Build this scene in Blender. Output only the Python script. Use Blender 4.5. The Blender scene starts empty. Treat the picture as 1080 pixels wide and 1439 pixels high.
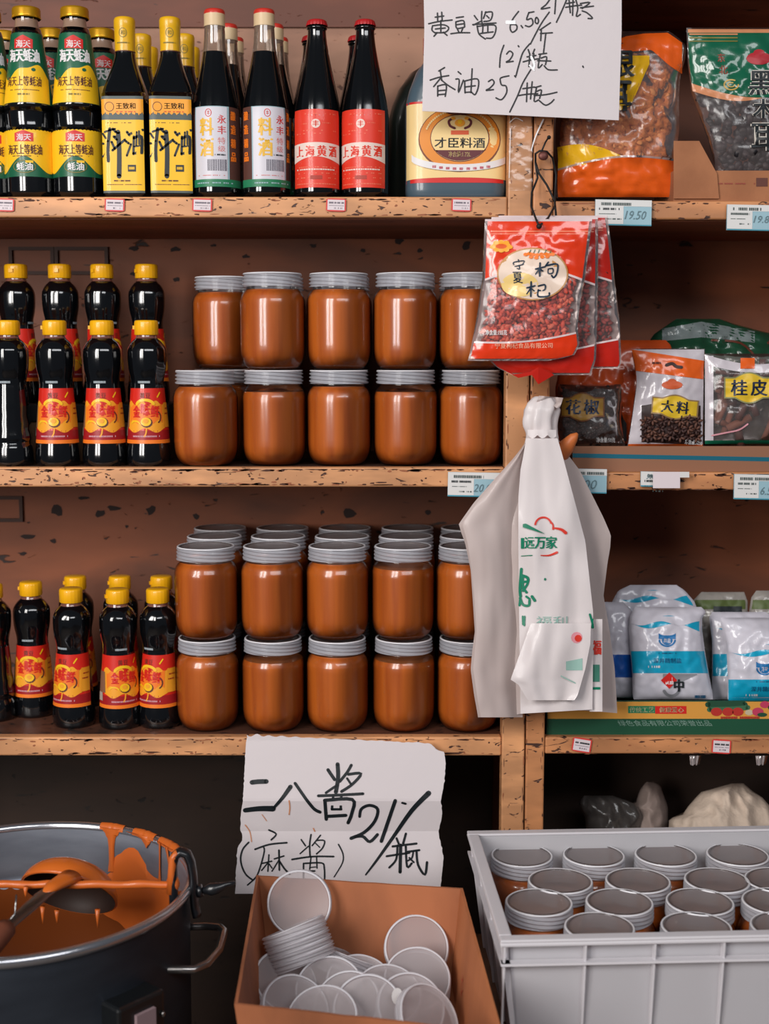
import bpy, bmesh, math, random
from mathutils import Vector, Matrix, noise

# ------------------------------------------------------------------ camera
FPX, W, H, HOR = 1830.0, 1080, 1439, 500.0
CAM = Vector((0.0, -1.97, 1.45))
PITCH = math.atan((H / 2 - HOR) / FPX)
ct, st = math.cos(PITCH), math.sin(PITCH)
sc = bpy.context.scene
COL = sc.collection
cd = bpy.data.cameras.new('camera'); cam = bpy.data.objects.new('camera', cd); COL.objects.link(cam)
cam.location = CAM; cam.rotation_euler = (math.pi / 2 - PITCH, 0, 0)
cd.sensor_fit = 'VERTICAL'; cd.sensor_height = 36.0; cd.lens = FPX / H * 36.0
cd.clip_start = 0.05
cd.dof.use_dof = True; cd.dof.focus_distance = 1.93; cd.dof.aperture_fstop = 3.6
sc.camera = cam
# ------------------------------------------------------------------ world and lights
wd = bpy.data.worlds.new('world'); sc.world = wd; wd.use_nodes = True
bg = wd.node_tree.nodes['Background']
bg.inputs[0].default_value = (0.74, 0.84, 1.0, 1); bg.inputs[1].default_value = 0.07

def area(name, loc, target, sx, sy, power, color):
    l = bpy.data.lights.new(name, 'AREA'); l.shape = 'RECTANGLE'; l.size = sx; l.size_y = sy
    l.energy = power; l.color = color
    o = bpy.data.objects.new(name, l); COL.objects.link(o); o.location = loc
    o.rotation_euler = (Vector(target) - Vector(loc)).to_track_quat('-Z', 'Y').to_euler()
    return o
area('shop_door_daylight', (-2.35, -2.9, 2.35), (0.0, 0.1, 1.4), 0.60, 2.1, 62, (1.0, 0.965, 0.93))
area('shop_door_daylight', (-1.55, -3.2, 2.35), (0.0, 0.1, 1.4), 0.60, 2.1, 62, (1.0, 0.965, 0.93))
area('shop_front_daylight', (0.9, -3.3, 3.0), (0.0, 0.1, 1.3), 2.6, 0.9, 48, (0.97, 0.98, 1.0))
sc.view_settings.view_transform = 'Standard'
sc.view_settings.look = 'None'
sc.view_settings.gamma = 1.0
sc.view_settings.use_curve_mapping = False
sc.view_settings.exposure = 0.0

# ------------------------------------------------------------------ helpers
def P(px, py, Y):
    """world point on the vertical plane y=Y seen at a photograph pixel"""
    u = (px - 540) / FPX; v = -(py - H / 2) / FPX
    d = Vector((u, ct + v * st, v * ct - st))
    t = (Y - CAM.y) / d.y
    return CAM + d * t
def PZ(px, py, Z):
    u = (px - 540) / FPX; v = -(py - H / 2) / FPX
    d = Vector((u, ct + v * st, v * ct - st))
    t = (Z - CAM.z) / d.z
    return CAM + d * t
def lin(c):
    return tuple(((x / 255) / 12.92 if x / 255 <= 0.04045 else ((x / 255 + 0.055) / 1.055) ** 2.4) for x in c) + (1.0,)

MATS = {}
def M(name, rgb=(128, 128, 128), rough=0.5, metal=0.0, coat=0.0, spec=0.5, alpha=1.0, trans=0.0, ior=1.45,
      noise_rgb=None, nscale=20, namt=0.5, bump=0.0, bscale=60, translucent=0.0, sss=0.0, stretch=(1, 1, 1)):
    if name in MATS: return MATS[name]
    m = bpy.data.materials.new(name); m.use_nodes = True; MATS[name] = m
    nt = m.node_tree; b = nt.nodes['Principled BSDF']; out = nt.nodes['Material Output']
    b.inputs['Base Color'].default_value = lin(rgb)
    b.inputs['Roughness'].default_value = rough; b.inputs['Metallic'].default_value = metal
    b.inputs['Coat Weight'].default_value = coat; b.inputs['Coat Roughness'].default_value = 0.06
    b.inputs['Specular IOR Level'].default_value = spec; b.inputs['IOR'].default_value = ior
    b.inputs['Alpha'].default_value = alpha; b.inputs['Transmission Weight'].default_value = trans
    if sss: b.inputs['Subsurface Weight'].default_value = sss; b.inputs['Subsurface Radius'].default_value = (0.01, 0.005, 0.003)
    tc = nt.nodes.new('ShaderNodeTexCoord'); mp = nt.nodes.new('ShaderNodeMapping')
    mp.inputs['Scale'].default_value = stretch
    nt.links.new(tc.outputs['Object'], mp.inputs[0])
    if noise_rgb:
        n = nt.nodes.new('ShaderNodeTexNoise'); n.inputs['Scale'].default_value = nscale; n.inputs['Detail'].default_value = 6
        nt.links.new(mp.outputs[0], n.inputs['Vector'])
        r = nt.nodes.new('ShaderNodeValToRGB')
        r.color_ramp.elements[0].position = 0.5 - 0.28 * namt; r.color_ramp.elements[1].position = 0.5 + 0.28 * namt
        r.color_ramp.elements[0].color = lin(noise_rgb); r.color_ramp.elements[1].color = lin(rgb)
        nt.links.new(n.outputs['Fac'], r.inputs[0]); nt.links.new(r.outputs[0], b.inputs['Base Color'])
    if bump:
        n2 = nt.nodes.new('ShaderNodeTexNoise'); n2.inputs['Scale'].default_value = bscale; n2.inputs['Detail'].default_value = 4
        nt.links.new(mp.outputs[0], n2.inputs['Vector'])
        bp = nt.nodes.new('ShaderNodeBump'); bp.inputs['Strength'].default_value = bump; bp.inputs['Distance'].default_value = 0.004
        nt.links.new(n2.outputs['Fac'], bp.inputs['Height']); nt.links.new(bp.outputs[0], b.inputs['Normal'])
    if translucent:
        t = nt.nodes.new('ShaderNodeBsdfTranslucent'); t.inputs[0].default_value = lin(rgb)
        mx = nt.nodes.new('ShaderNodeMixShader'); mx.inputs[0].default_value = translucent
        nt.links.new(b.outputs[0], mx.inputs[1]); nt.links.new(t.outputs[0], mx.inputs[2]); nt.links.new(mx.outputs[0], out.inputs[0])
    return m
def film(name, tint=(255, 255, 255), rough=0.08, amt=0.06, gain=1.0, bump=0.0, bscale=30, haze=0.0, hrgb=(255, 255, 255)):
    """thin clear plastic or glass: see-through with a fresnel gloss and a little haze"""
    if name in MATS: return MATS[name]
    m = bpy.data.materials.new(name); m.use_nodes = True; MATS[name] = m
    nt = m.node_tree; nt.nodes.clear(); L = nt.links.new
    out = nt.nodes.new('ShaderNodeOutputMaterial')
    tr = nt.nodes.new('ShaderNodeBsdfTransparent'); tr.inputs[0].default_value = lin(tint)
    gl = nt.nodes.new('ShaderNodeBsdfGlossy'); gl.inputs['Roughness'].default_value = rough
    df = nt.nodes.new('ShaderNodeBsdfDiffuse'); df.inputs[0].default_value = lin(hrgb)
    fr = nt.nodes.new('ShaderNodeFresnel'); fr.inputs[0].default_value = 1.5
    mt = nt.nodes.new('ShaderNodeMath'); mt.operation = 'MULTIPLY_ADD'; mt.inputs[1].default_value = gain; mt.inputs[2].default_value = amt
    mt.use_clamp = True
    L(fr.outputs[0], mt.inputs[0])
    mh = nt.nodes.new('ShaderNodeMixShader'); mh.inputs[0].default_value = haze
    L(tr.outputs[0], mh.inputs[1]); L(df.outputs[0], mh.inputs[2])
    mx = nt.nodes.new('ShaderNodeMixShader'); L(mt.outputs[0], mx.inputs[0]); L(mh.outputs[0], mx.inputs[1]); L(gl.outputs[0], mx.inputs[2])
    L(mx.outputs[0], out.inputs[0])
    if bump:
        tc = nt.nodes.new('ShaderNodeTexCoord'); n2 = nt.nodes.new('ShaderNodeTexNoise'); n2.inputs['Scale'].default_value = bscale
        L(tc.outputs['Object'], n2.inputs['Vector'])
        bp = nt.nodes.new('ShaderNodeBump'); bp.inputs['Strength'].default_value = bump; bp.inputs['Distance'].default_value = 0.01
        L(n2.outputs['Fac'], bp.inputs['Height']); L(bp.outputs[0], gl.inputs['Normal']); L(bp.outputs[0], fr.inputs['Normal'])
    return m
def wood(name, rgb, chip, amount=0.5, scale=1.0, rough=0.55, dirt=None):
    """old painted wood: paint with small chips, scratches and grime"""
    if name in MATS: return MATS[name]
    m = bpy.data.materials.new(name); m.use_nodes = True; MATS[name] = m
    nt = m.node_tree; L = nt.links.new; b = nt.nodes['Principled BSDF']; b.inputs['Roughness'].default_value = rough
    tc = nt.nodes.new('ShaderNodeTexCoord')
    def nz(sc_, stretch, det=5, dist=0.0):
        mp = nt.nodes.new('ShaderNodeMapping'); mp.inputs['Scale'].default_value = stretch; L(tc.outputs['Object'], mp.inputs[0])
        n = nt.nodes.new('ShaderNodeTexNoise'); n.inputs['Scale'].default_value = sc_; n.inputs['Detail'].default_value = det
        n.inputs['Distortion'].default_value = dist; L(mp.outputs[0], n.inputs['Vector']); return n.outputs['Fac']
    def ramp(src, p0, p1):
        r = nt.nodes.new('ShaderNodeMapRange'); r.inputs[1].default_value = p0; r.inputs[2].default_value = p1; L(src, r.inputs[0]); return r.outputs[0]
    def mix(f, a, bb):
        x = nt.nodes.new('ShaderNodeMix'); x.data_type = 'RGBA'; L(f, x.inputs[0])
        for i, c in ((6, a), (7, bb)):
            if isinstance(c, tuple): x.inputs[i].default_value = c
            else: L(c, x.inputs[i])
        return x.outputs[2]
    base = mix(ramp(nz(6 * scale, (1, 1, 1)), 0.3, 0.7), lin(tuple(int(c * 0.80) for c in rgb)), lin(rgb))
    base = mix(ramp(nz(30 * scale, (0.25, 1, 1), 3), 0.45, 0.75), base, lin(tuple(min(255, int(c * 1.10)) for c in rgb)))
    if dirt: base = mix(ramp(nz(9 * scale, (0.6, 1, 1.2), 8, 0.5), 0.44, 0.60), base, lin(dirt))
    c1 = ramp(nz(120 * scale, (0.45, 1, 1), 5, 0.8), 0.685 - 0.06 * amount, 0.72 - 0.06 * amount)
    base = mix(c1, base, lin(chip))
    c2 = ramp(nz(42 * scale, (0.35, 1, 1.6), 8, 1.6), 0.70 - 0.05 * amount, 0.735 - 0.05 * amount)
    base = mix(c2, base, lin(tuple(int(c * 0.9 + 12) for c in chip)))
    L(base, b.inputs['Base Color'])
    bp = nt.nodes.new('ShaderNodeBump'); bp.inputs['Strength'].default_value = 0.5; bp.inputs['Distance'].default_value = 0.002
    L(c1, bp.inputs['Height']); bp.invert = True; L(bp.outputs[0], b.inputs['Normal'])
    return m

class MB:
    def __init__(s): s.v = []; s.f = []; s.mi = []; s.mats = []; s.sm = []
    def mat(s, m):
        if m not in s.mats: s.mats.append(m)
        return s.mats.index(m)
    def face(s, idx, m, smooth=True): s.f.append(tuple(idx)); s.mi.append(s.mat(m)); s.sm.append(smooth)
    def pt(s, p): s.v.append(tuple(p)); return len(s.v) - 1
    def grid(s, fn, nu, nv, m, closed=False, smooth=True, mf=None):
        b = len(s.v)
        for j in range(nv + 1):
            for i in range(nu + (0 if closed else 1)): s.v.append(tuple(fn(i / nu, j / nv)))
        w = nu if closed else nu + 1
        for j in range(nv):
            for i in range(nu):
                i2 = (i + 1) % w if closed else i + 1
                s.face((b + j * w + i, b + j * w + i2, b + (j + 1) * w + i2, b + (j + 1) * w + i), mf(i / nu, j / nv) if mf else m, smooth)
    def lathe(s, prof, m, seg=32, T=None, shape=None, mf=None, smooth=True):
        n = len(prof) - 1
        def fn(u, v):
            k = min(n, int(round(v * n))); r, z = prof[k]; a = u * 2 * math.pi
            x, y = math.sin(a), -math.cos(a)
            q = shape(a, z) if shape else (1, 1)
            p = Vector((x * r * q[0], y * r * q[1], z))
            return T @ p if T else p
        s.grid(fn, seg, n, m, True, smooth, (lambda u, v: mf(int(round(v * n)))) if mf else None)
    def box(s, a, b, m, T=None):
        i0 = len(s.v)
        for z in (a[2], b[2]):
            for x, y in ((a[0], a[1]), (b[0], a[1]), (b[0], b[1]), (a[0], b[1])):
                p = Vector((x, y, z)); s.v.append(tuple(T @ p if T else p))
        for q in ((0, 3, 2, 1), (4, 5, 6, 7), (0, 1, 5, 4), (1, 2, 6, 5), (2, 3, 7, 6), (3, 0, 4, 7)): s.face([i0 + k for k in q], m, False)
    def hexa(s, pts, m):
        """8 corners: 4 bottom then 4 top"""
        i0 = len(s.v); s.v += [tuple(p) for p in pts]
        for q in ((0, 3, 2, 1), (4, 5, 6, 7), (0, 1, 5, 4), (1, 2, 6, 5), (2, 3, 7, 6), (3, 0, 4, 7)): s.face([i0 + k for k in q], m, False)
    def tube(s, path, r, m, seg=10, caps=True, flat=None):
        path = [Vector(p) for p in path]; n = len(path)
        rr = r if isinstance(r, (list, tuple)) else [r] * n
        b = len(s.v); up = None
        for k, p in enumerate(path):
            t = (path[min(k + 1, n - 1)] - path[max(k - 1, 0)]).normalized()
            if up is None: up = Vector((0, 0, 1)) if abs(t.z) < 0.9 else Vector((0, 1, 0))
            sx = t.cross(up).normalized(); sy = sx.cross(t).normalized(); up = sy
            for i in range(seg):
                a = 2 * math.pi * i / seg
                s.v.append(tuple(p + sx * math.cos(a) * rr[k] + sy * math.sin(a) * rr[k] * (flat or 1)))
        for k in range(n - 1):
            for i in range(seg):
                j = (i + 1) % seg
                s.face((b + k * seg + i, b + k * seg + j, b + (k + 1) * seg + j, b + (k + 1) * seg + i), m)
        if caps: s.face([b + i for i in range(seg)][::-1], m); s.face([b + (n - 1) * seg + i for i in range(seg)], m)
    def blob(s, c, ax, m, T=None, nu=6, nv=4):
        R = T or Matrix.Identity(3); c = Vector(c)
        b = len(s.v); s.v.append(tuple(c + R @ Vector((0, 0, ax[2]))))
        for j in range(1, nv):
            th = math.pi * j / nv
            for i in range(nu):
                a = 2 * math.pi * i / nu
                s.v.append(tuple(c + R @ Vector((ax[0] * math.sin(th) * math.cos(a), ax[1] * math.sin(th) * math.sin(a), ax[2] * math.cos(th)))))
        s.v.append(tuple(c - R @ Vector((0, 0, ax[2])))); e = len(s.v) - 1
        for i in range(nu):
            j = (i + 1) % nu
            s.face((b, b + 1 + i, b + 1 + j), m); s.face((e, e - nu + j, e - nu + i), m)
            for k in range(nv - 2): s.face((b + 1 + k * nu + i, b + 1 + (k + 1) * nu + i, b + 1 + (k + 1) * nu + j, b + 1 + k * nu + j), m)
    def mesh(s, name):
        me = bpy.data.meshes.new(name); me.from_pydata(s.v, [], s.f)
        for m in s.mats: me.materials.append(m)
        me.polygons.foreach_set('material_index', s.mi); me.polygons.foreach_set('use_smooth', s.sm); me.update()
        return me
    def build(s, name, parent=None, loc=None, label=None, kind=None):
        o = bpy.data.objects.new(name, s.mesh(name)); COL.objects.link(o)
        if parent: o.parent = parent
        if loc is not None: o.location = loc
        if label: o['label'] = label
        if kind: o['kind'] = kind
        return o
def bevel(o, w=0.002, seg=2):
    md = o.modifiers.new('bevel', 'BEVEL'); md.width = w; md.segments = seg; md.limit_method = 'ANGLE'; return o
def thing(name, label, cat, loc=(0, 0, 0), rz=0.0, group=None):
    o = bpy.data.objects.new(name, None); COL.objects.link(o); o.location = loc; o.rotation_euler = (0, 0, rz)
    o.empty_display_size = 0.03
    o['label'] = label; o['category'] = cat
    if group: o['group'] = group
    return o
def tag(o, label, cat, group=None):
    o['label'] = label; o['category'] = cat
    if group: o['group'] = group
    return o
def local(o, p): return Vector(p) - o.location
def dup(o, loc, rz, label, group=None, parent=None):
    r = o.copy(); COL.objects.link(r); r.location = loc; r.rotation_euler = (0, 0, rz); r['label'] = label
    if group: r['group'] = group
    for ch in list(o.children):
        c = ch.copy(); COL.objects.link(c); c.parent = r
        for g in list(ch.children):
            d = g.copy(); COL.objects.link(d); d.parent = c
    return r

# ---------------- printing: flat shapes and lettering laid on a surface by a mapping
_tc = {}
def text_geo(s_, bold):
    k = (s_, bold)
    if k not in _tc:
        c = bpy.data.curves.new('t', 'FONT'); c.body = s_; c.size = 1; c.resolution_u = 2; c.offset = bold; c.fill_mode = 'FRONT'
        o = bpy.data.objects.new('t', c); me = bpy.data.meshes.new_from_object(o)
        v = [(q.co.x, q.co.y) for q in me.vertices]; f = [tuple(p.vertices) for p in me.polygons]
        bpy.data.objects.remove(o); bpy.data.curves.remove(c); bpy.data.meshes.remove(me)
        x0 = min(a for a, _ in v); x1 = max(a for a, _ in v); y0 = min(a for _, a in v); y1 = max(a for _, a in v)
        _tc[k] = ([((a - x0) / (x1 - x0), (b - y0) / (y1 - y0)) for a, b in v], f)
    return _tc[k]
class D:
    """mp(x, y, off) -> 3D; y grows DOWN as in a picture; units chosen by the mapping"""
    def __init__(s, mb, mp, step=0.0003): s.mb = mb; s.mp = mp; s.step = step
    dense = 0
    def band(s, x0, x1, top, bot, m, layer=1, n=16, r=2, smooth=True):
        tf = top if callable(top) else (lambda x: top); bf = bot if callable(bot) else (lambda x: bot)
        if s.dense: n = max(n if callable(top) or callable(bot) else 1, int((x1 - x0) / s.dense) + 1); r = max(1, int(max(abs(bf(x) - tf(x)) for x in (x0, (x0 + x1) / 2, x1)) / s.dense) + 1)
        def fn(u, v):
            x = x0 + (x1 - x0) * u; return s.mp(x, tf(x) + (bf(x) - tf(x)) * v, s.step * layer)
        s.mb.grid(fn, n, r, m, smooth=smooth)
    def ellipse(s, cx, cy, rx, ry, m, layer=1, n=20, r=2):
        b = len(s.mb.v); s.mb.pt(s.mp(cx, cy, s.step * layer))
        for k in range(1, r + 1):
            for i in range(n):
                a = 2 * math.pi * i / n; s.mb.pt(s.mp(cx + rx * k / r * math.cos(a), cy + ry * k / r * math.sin(a), s.step * layer))
        for i in range(n):
            j = (i + 1) % n; s.mb.face((b, b + 1 + i, b + 1 + j), m)
            for k in range(r - 1): s.mb.face((b + 1 + k * n + i, b + 1 + (k + 1) * n + i, b + 1 + (k + 1) * n + j, b + 1 + k * n + j), m)
    def arc(s, cx, cy, rx, ry, a0, a1, w, m, layer=1, n=16):
        pts = [(cx + rx * math.cos(math.radians(a0 + (a1 - a0) * i / n)), cy + ry * math.sin(math.radians(a0 + (a1 - a0) * i / n))) for i in range(n + 1)]
        s.stroke(pts, w, m, layer, smooth=False)
    def text(s, t, x0, y0, x1, y1, m, layer=2, bold=0.0, slant=0.0, rot=0.0):
        if bold:
            q = (y1 - y0) * bold * 0.9
            s.text(t, x0 - q, y0, x1 - q, y1, m, layer, 0, slant, rot); s.text(t, x0, y0 - q * .7, x1, y1 - q * .7, m, layer, 0, slant, rot); x0 += q; x1 += q
        v, f = text_geo(t, 0.0); b = len(s.mb.v); cx, cy = (x0 + x1) / 2, (y0 + y1) / 2; cr, sr = math.cos(rot), math.sin(rot)
        for a, c in v:
            x = x0 + (x1 - x0) * a + slant * (c - 0.5) * (y1 - y0); y = y1 - (y1 - y0) * c
            dx, dy = x - cx, y - cy
            s.mb.pt(s.mp(cx + dx * cr - dy * sr, cy + dx * sr + dy * cr, s.step * layer))
        for q in f: s.mb.face([b + i for i in q], m)
    def stroke(s, pts, w, m, layer=2, smooth=True, taper=None, caps=True):
        pts = [Vector((a, b)) for a, b in pts]
        if smooth and len(pts) > 2:
            out = []
            for i in range(len(pts) - 1):
                p0 = pts[max(i - 1, 0)]; p1 = pts[i]; p2 = pts[i + 1]; p3 = pts[min(i + 2, len(pts) - 1)]
                for k in range(4):
                    t = k / 4
                    out.append(0.5 * ((2 * p1) + (p2 - p0) * t + (2 * p0 - 5 * p1 + 4 * p2 - p3) * t * t + (3 * p1 - p0 - 3 * p2 + p3) * t ** 3))
            out.append(pts[-1]); pts = out
        n = len(pts); b = len(s.mb.v)
        for k, p in enumerate(pts):
            t = pts[min(k + 1, n - 1)] - pts[max(k - 1, 0)]
            if t.length < 1e-9: t = Vector((1, 0))
            t.normalize(); nn = Vector((-t.y, t.x)); f = k / (n - 1)
            ww = (w[0] + (w[1] - w[0]) * f) if isinstance(w, tuple) else w
            for sg in (-1, 1):
                q = p + nn * ww / 2 * sg; s.mb.pt(s.mp(q.x, q.y, s.step * layer))
        for k in range(n - 1): s.mb.face((b + 2 * k, b + 2 * k + 1, b + 2 * k + 3, b + 2 * k + 2), m)
        if caps:
            for p, ww in ((pts[0], w[0] if isinstance(w, tuple) else w), (pts[-1], w[1] if isinstance(w, tuple) else w)):
                s.ellipse(p.x, p.y, ww / 2, ww / 2, m, layer, 8, 1)
    def dashes(s, x0, x1, y, h, m, layer=2, seed=1, dens=0.75):
        r = random.Random(seed); x = x0; L = (x1 - x0)
        while x < x1:
            w = L * r.uniform(0.02, 0.06)
            if r.random() < dens: s.band(x, min(x + w, x1), y - h / 2, y + h / 2, m, layer, 1, 1)
            x += w + L * 0.012

def cylmap(rf, loc=None):
    """wrap: x metres round the front, y metres below z=0 means -z"""
    def mp(x, y, off):
        z = -y; R = rf(z) + off; a = x / rf(z); return Vector((R * math.sin(a), -R * math.cos(a), z))
    return mp
def interp(tab, x):
    if x <= tab[0][0]: return tab[0][1]
    for (a, b), (c, d) in zip(tab, tab[1:]):
        if x <= c: return b + (d - b) * (x - a) / (c - a) if c > a else d
    return tab[-1][1]
def smoothprof(pts, n=3):
    """pts (r,z): catmull-rom resample"""
    out = []
    for i in range(len(pts) - 1):
        p0 = Vector(pts[max(i - 1, 0)]); p1 = Vector(pts[i]); p2 = Vector(pts[i + 1]); p3 = Vector(pts[min(i + 2, len(pts) - 1)])
        for k in range(n):
            t = k / n; q = 0.5 * ((2 * p1) + (p2 - p0) * t + (2 * p0 - 5 * p1 + 4 * p2 - p3) * t * t + (3 * p1 - p0 - 3 * p2 + p3) * t ** 3)
            out.append((max(q.x, 0), q.y))
    out.append(tuple(pts[-1])); return out
# ================================================================== structure
zt = P(540, 277, 0).z; zm = P(540, 657, 0).z; zl = P(540, 1036, 0).z
za = P(540, -39, 0).z
BACK = 0.36
EDGE = wood('peach_painted_wood', (214, 152, 104), (66, 34, 22), 0.75, 1.0, 0.5)
EDGE_R = wood('peach_painted_wood_right', (196, 132, 86), (60, 32, 22), 0.85, 1.0, 0.5)
TOPW = wood('worn_shelf_top', (104, 64, 48), (40, 28, 24), 1.3, 0.8, 0.45, dirt=(62, 42, 34))
BACKW = wood('painted_back_board', (146, 80, 48), (48, 28, 22), 0.3, 0.5, 0.6, dirt=(108, 60, 38))
UNDER = wood('brown_underside', (158, 92, 64), (70, 36, 26), 0.2, 0.6, 0.6)
DARKB = wood('shaded_lower_board', (52, 36, 27), (24, 16, 13), 0.4, 0.6, 0.75)  # shade under the lowest shelf is put into this board colour
PLANK = wood('weathered_back_plank', (170, 126, 102), (100, 66, 54), 0.6, 0.6, 0.65, dirt=(134, 94, 76))

def struct(o): o['kind'] = 'structure'; return o
b = MB(); b.box((-3.0, -3.9, -0.05), (3.0, 0.5, 0.0), M('concrete_floor', (92, 82, 74), 0.8, noise_rgb=(70, 62, 56), nscale=8)); struct(b.build('floor'))
b = MB(); b.box((-3.0, 0.42, 0.0), (3.0, 0.5, 3.0), M('brown_plaster_wall', (96, 70, 54), 0.85, noise_rgb=(72, 52, 40), nscale=5)); struct(b.build('wall_back'))

ZTOP = za + 0.46
def cabinet(name, label, x0, x1, posts, zs, th, em, shelf_edge):
    t = thing(name, label, 'shelves', ((x0 + x1) / 2, 0, 0))
    L = lambda p: local(t, p)
    for (a, c) in posts:
        b = MB(); b.box(L((a, -0.004, 0)), L((c, 0.032, ZTOP)), em); bevel(b.build('post', t), 0.0025)
    for xs in (x0, x1 - 0.02):
        b = MB(); b.box(L((xs + 0.001, 0.032, 0)), L((xs + 0.019, BACK, ZTOP)), BACKW); b.build('side_panel', t)
    xa = x0 + 0.02; xb = x1 - 0.02
    e0, e1 = shelf_edge
    for i, z in enumerate(zs):
        b = MB(); b.box(L((xa, 0.018, z - th)), L((xb, BACK, z)), TOPW)
        o = b.build('shelf_board', t)
        b = MB(); b.box(L((e0, -0.001, z - th - 0.001)), L((e1, 0.018, z + 0.0005)), em); bevel(b.build('edge_strip', o), 0.003, 3)
        b = MB(); b.box(L((xa, 0.02, z - th - 0.002)), L((xb, BACK, z - th)), UNDER); b.build('underside', o)
    lim = [ZTOP] + zs + [0.0]
    for i in range(len(lim) - 1):
        lo, hi = lim[i + 1], lim[i] - th
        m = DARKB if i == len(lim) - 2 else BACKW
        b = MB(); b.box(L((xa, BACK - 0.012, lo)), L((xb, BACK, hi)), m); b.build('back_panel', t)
    return t
xpl = P(713, 277, 0).x; xpm = P(747.5, 277, 0).x; xpr = P(776, 277, 0).x
TH = 0.0285
left_cab = cabinet('display_shelf', 'peach painted wooden shelf unit left of the twin posts, holding bottles and jars', -0.95, xpm - 0.0005,
        [(-0.95, -0.91), (xpl, xpm - 0.001)], [za + 0.40, zt, zm, zl], TH, EDGE, (-0.91, xpl - 0.0005))
right_cab = cabinet('display_shelf', 'darker worn wooden shelf unit right of the twin posts, holding packaged dry goods', xpm + 0.0005, 0.95,
        [(xpm + 0.001, xpr), (0.91, 0.95)], [za + TH, P(540, 283, 0).z, P(540, 664, 0).z, P(540, 1036, 0).z], TH - 0.003, EDGE_R, (xpr + 0.0005, 0.91))
zrt, zrm, zrl = P(540, 283, 0).z, P(540, 664, 0).z, P(540, 1036, 0).z

# pale plank across the back of the top bay + marks on the back boards
LC = left_cab.location
b = MB(); zk = P(540, 160, BACK).z
b.box(local(left_cab, (-0.93, BACK - 0.024, zk - 0.11)), local(left_cab, (xpl - 0.001, BACK - 0.012, P(540, 44, BACK).z)), PLANK); b.build('back_plank', left_cab, label='pale weathered plank')
b = MB(); b.box(local(left_cab, (-0.93, BACK - 0.030, P(540, 44, BACK).z)), local(left_cab, (xpl - 0.001, BACK - 0.012, P(540, -90, BACK).z)), wood('brown_rail', (112, 62, 44), (70, 36, 26), 0.2, 0.6, 0.6)); b.build('back_rail', left_cab, label='brown painted upper board')
marks = M('old_dark_marks', (46, 28, 24), 0.7); b = MB(); rnd = random.Random(5)
def mark(px, py, rx, ry):
    q = P(px, py, BACK - 0.013); r0 = rx / 785; r1 = ry / 785; i0 = len(b.v); n = 9
    for i in range(n):
        a = 2 * math.pi * i / n; k = rnd.uniform(0.55, 1.15)
        b.pt(local(left_cab, (q.x + r0 * k * math.cos(a), BACK - 0.0126, q.z + r1 * k * math.sin(a))))
    b.face(range(i0, i0 + n), marks)
for q in ((80, 718, 8, 9), (140, 722, 8, 7), (212, 718, 8, 8), (160, 714, 10, 4), (40, 755, 12, 4), (75, 760, 6, 4), (32, 778, 8, 3), (245, 350, 9, 4), (187, 349, 7, 4),
          (345, 360, 6, 3), (560, 338, 9, 5), (655, 345, 7, 7), (440, 345, 6, 3), (275, 725, 5, 5), (490, 722, 10, 9), (600, 720, 5, 4), (188, 385, 6, 3), (248, 393, 5, 4),
          (510, 352, 4, 3), (590, 352, 4, 3), (300, 345, 5, 2), (118, 700, 9, 3), (178, 740, 3, 3), (40, 40, 5, 4), (250, 62, 3, 3)): mark(*q)
o = b.build('paint_chip', left_cab, kind='stuff')
for i, (x0, y0, x1, y1) in enumerate(((14, 347, 76, 386), (78, 347, 152, 386), (-20, 697, 32, 733))):
    b = MB(); A = P(x0, y1, BACK - 0.013); B = P(x1, y0, BACK - 0.013); fr = M('dark_old_frame', (70, 42, 32), 0.6); w = 0.006
    for (xa, za_, xb, zb) in ((A.x, A.z, B.x, A.z + w), (A.x, B.z - w, B.x, B.z), (A.x, A.z + w, A.x + w, B.z - w), (B.x - w, A.z + w, B.x, B.z - w)):
        b.box(local(left_cab, (xa, BACK - 0.018, za_)), local(left_cab, (xb, BACK - 0.012, zb)), fr)
    b.build('old_frame', left_cab, label='dark rectangular frame stuck on the back board')

# ================================================================== jars of sesame paste
GLASS = film('jar_glass', (250, 250, 250), 0.15, 0.02, 0.9)
PASTE = M('sesame_paste', (194, 104, 34), 0.40, coat=0.0, sss=0.0, noise_rgb=(170, 82, 24), nscale=60, stretch=(1, 1, 0.06), spec=0.4)
PASTE_T = M('sesame_paste_surface', (196, 112, 54), 0.3)
LIDM = M('frosted_lid_plastic', (196, 196, 204), 0.30, alpha=0.62, spec=0.7)
LIDT = M('frosted_lid_top', (140, 130, 130), 0.30, alpha=0.76, spec=0.6)
LIDR = M('lid_rim_edge', (226, 224, 228), 0.34, alpha=0.95)
LIDM.node_tree.nodes['Principled BSDF'].inputs['Coat Weight'].default_value = 0.3
JR, LR = 0.0497, 0.0455
def lid_mesh(m=LIDM, mt=LIDT, mr=LIDR, r=LR, h=0.0205, seg=96, threads=True):
    b = MB(); n = 22
    def side(u, v):
        a = u * 2 * math.pi; z = -h + h * v * 0.93
        w = 0.0 if not threads else 0.0016 * math.sin(2 * math.pi * z / 0.0055 + 3 * a) - 0.0009
        k = 1.0 - 0.012 * v
        return ((r * k + w) * math.sin(a), -(r * k + w) * math.cos(a), z)
    b.grid(side, seg, n, m, True)
    b.lathe([(r * 0.988, -h * 0.07), (r * 0.982, -0.0003), (r * 0.965, 0.0004), (r * 0.93, -0.0003)], mr, seg)
    b.lathe([(r * 0.93, -0.0003), (r * 0.915, -0.0016), (r * 0.90, -0.0019), (0.0, -0.0019)], mt, seg)
    b.lathe([(r * 0.955, -h), (r, -h)], m, seg)
    return b.mesh('lid')
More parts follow.
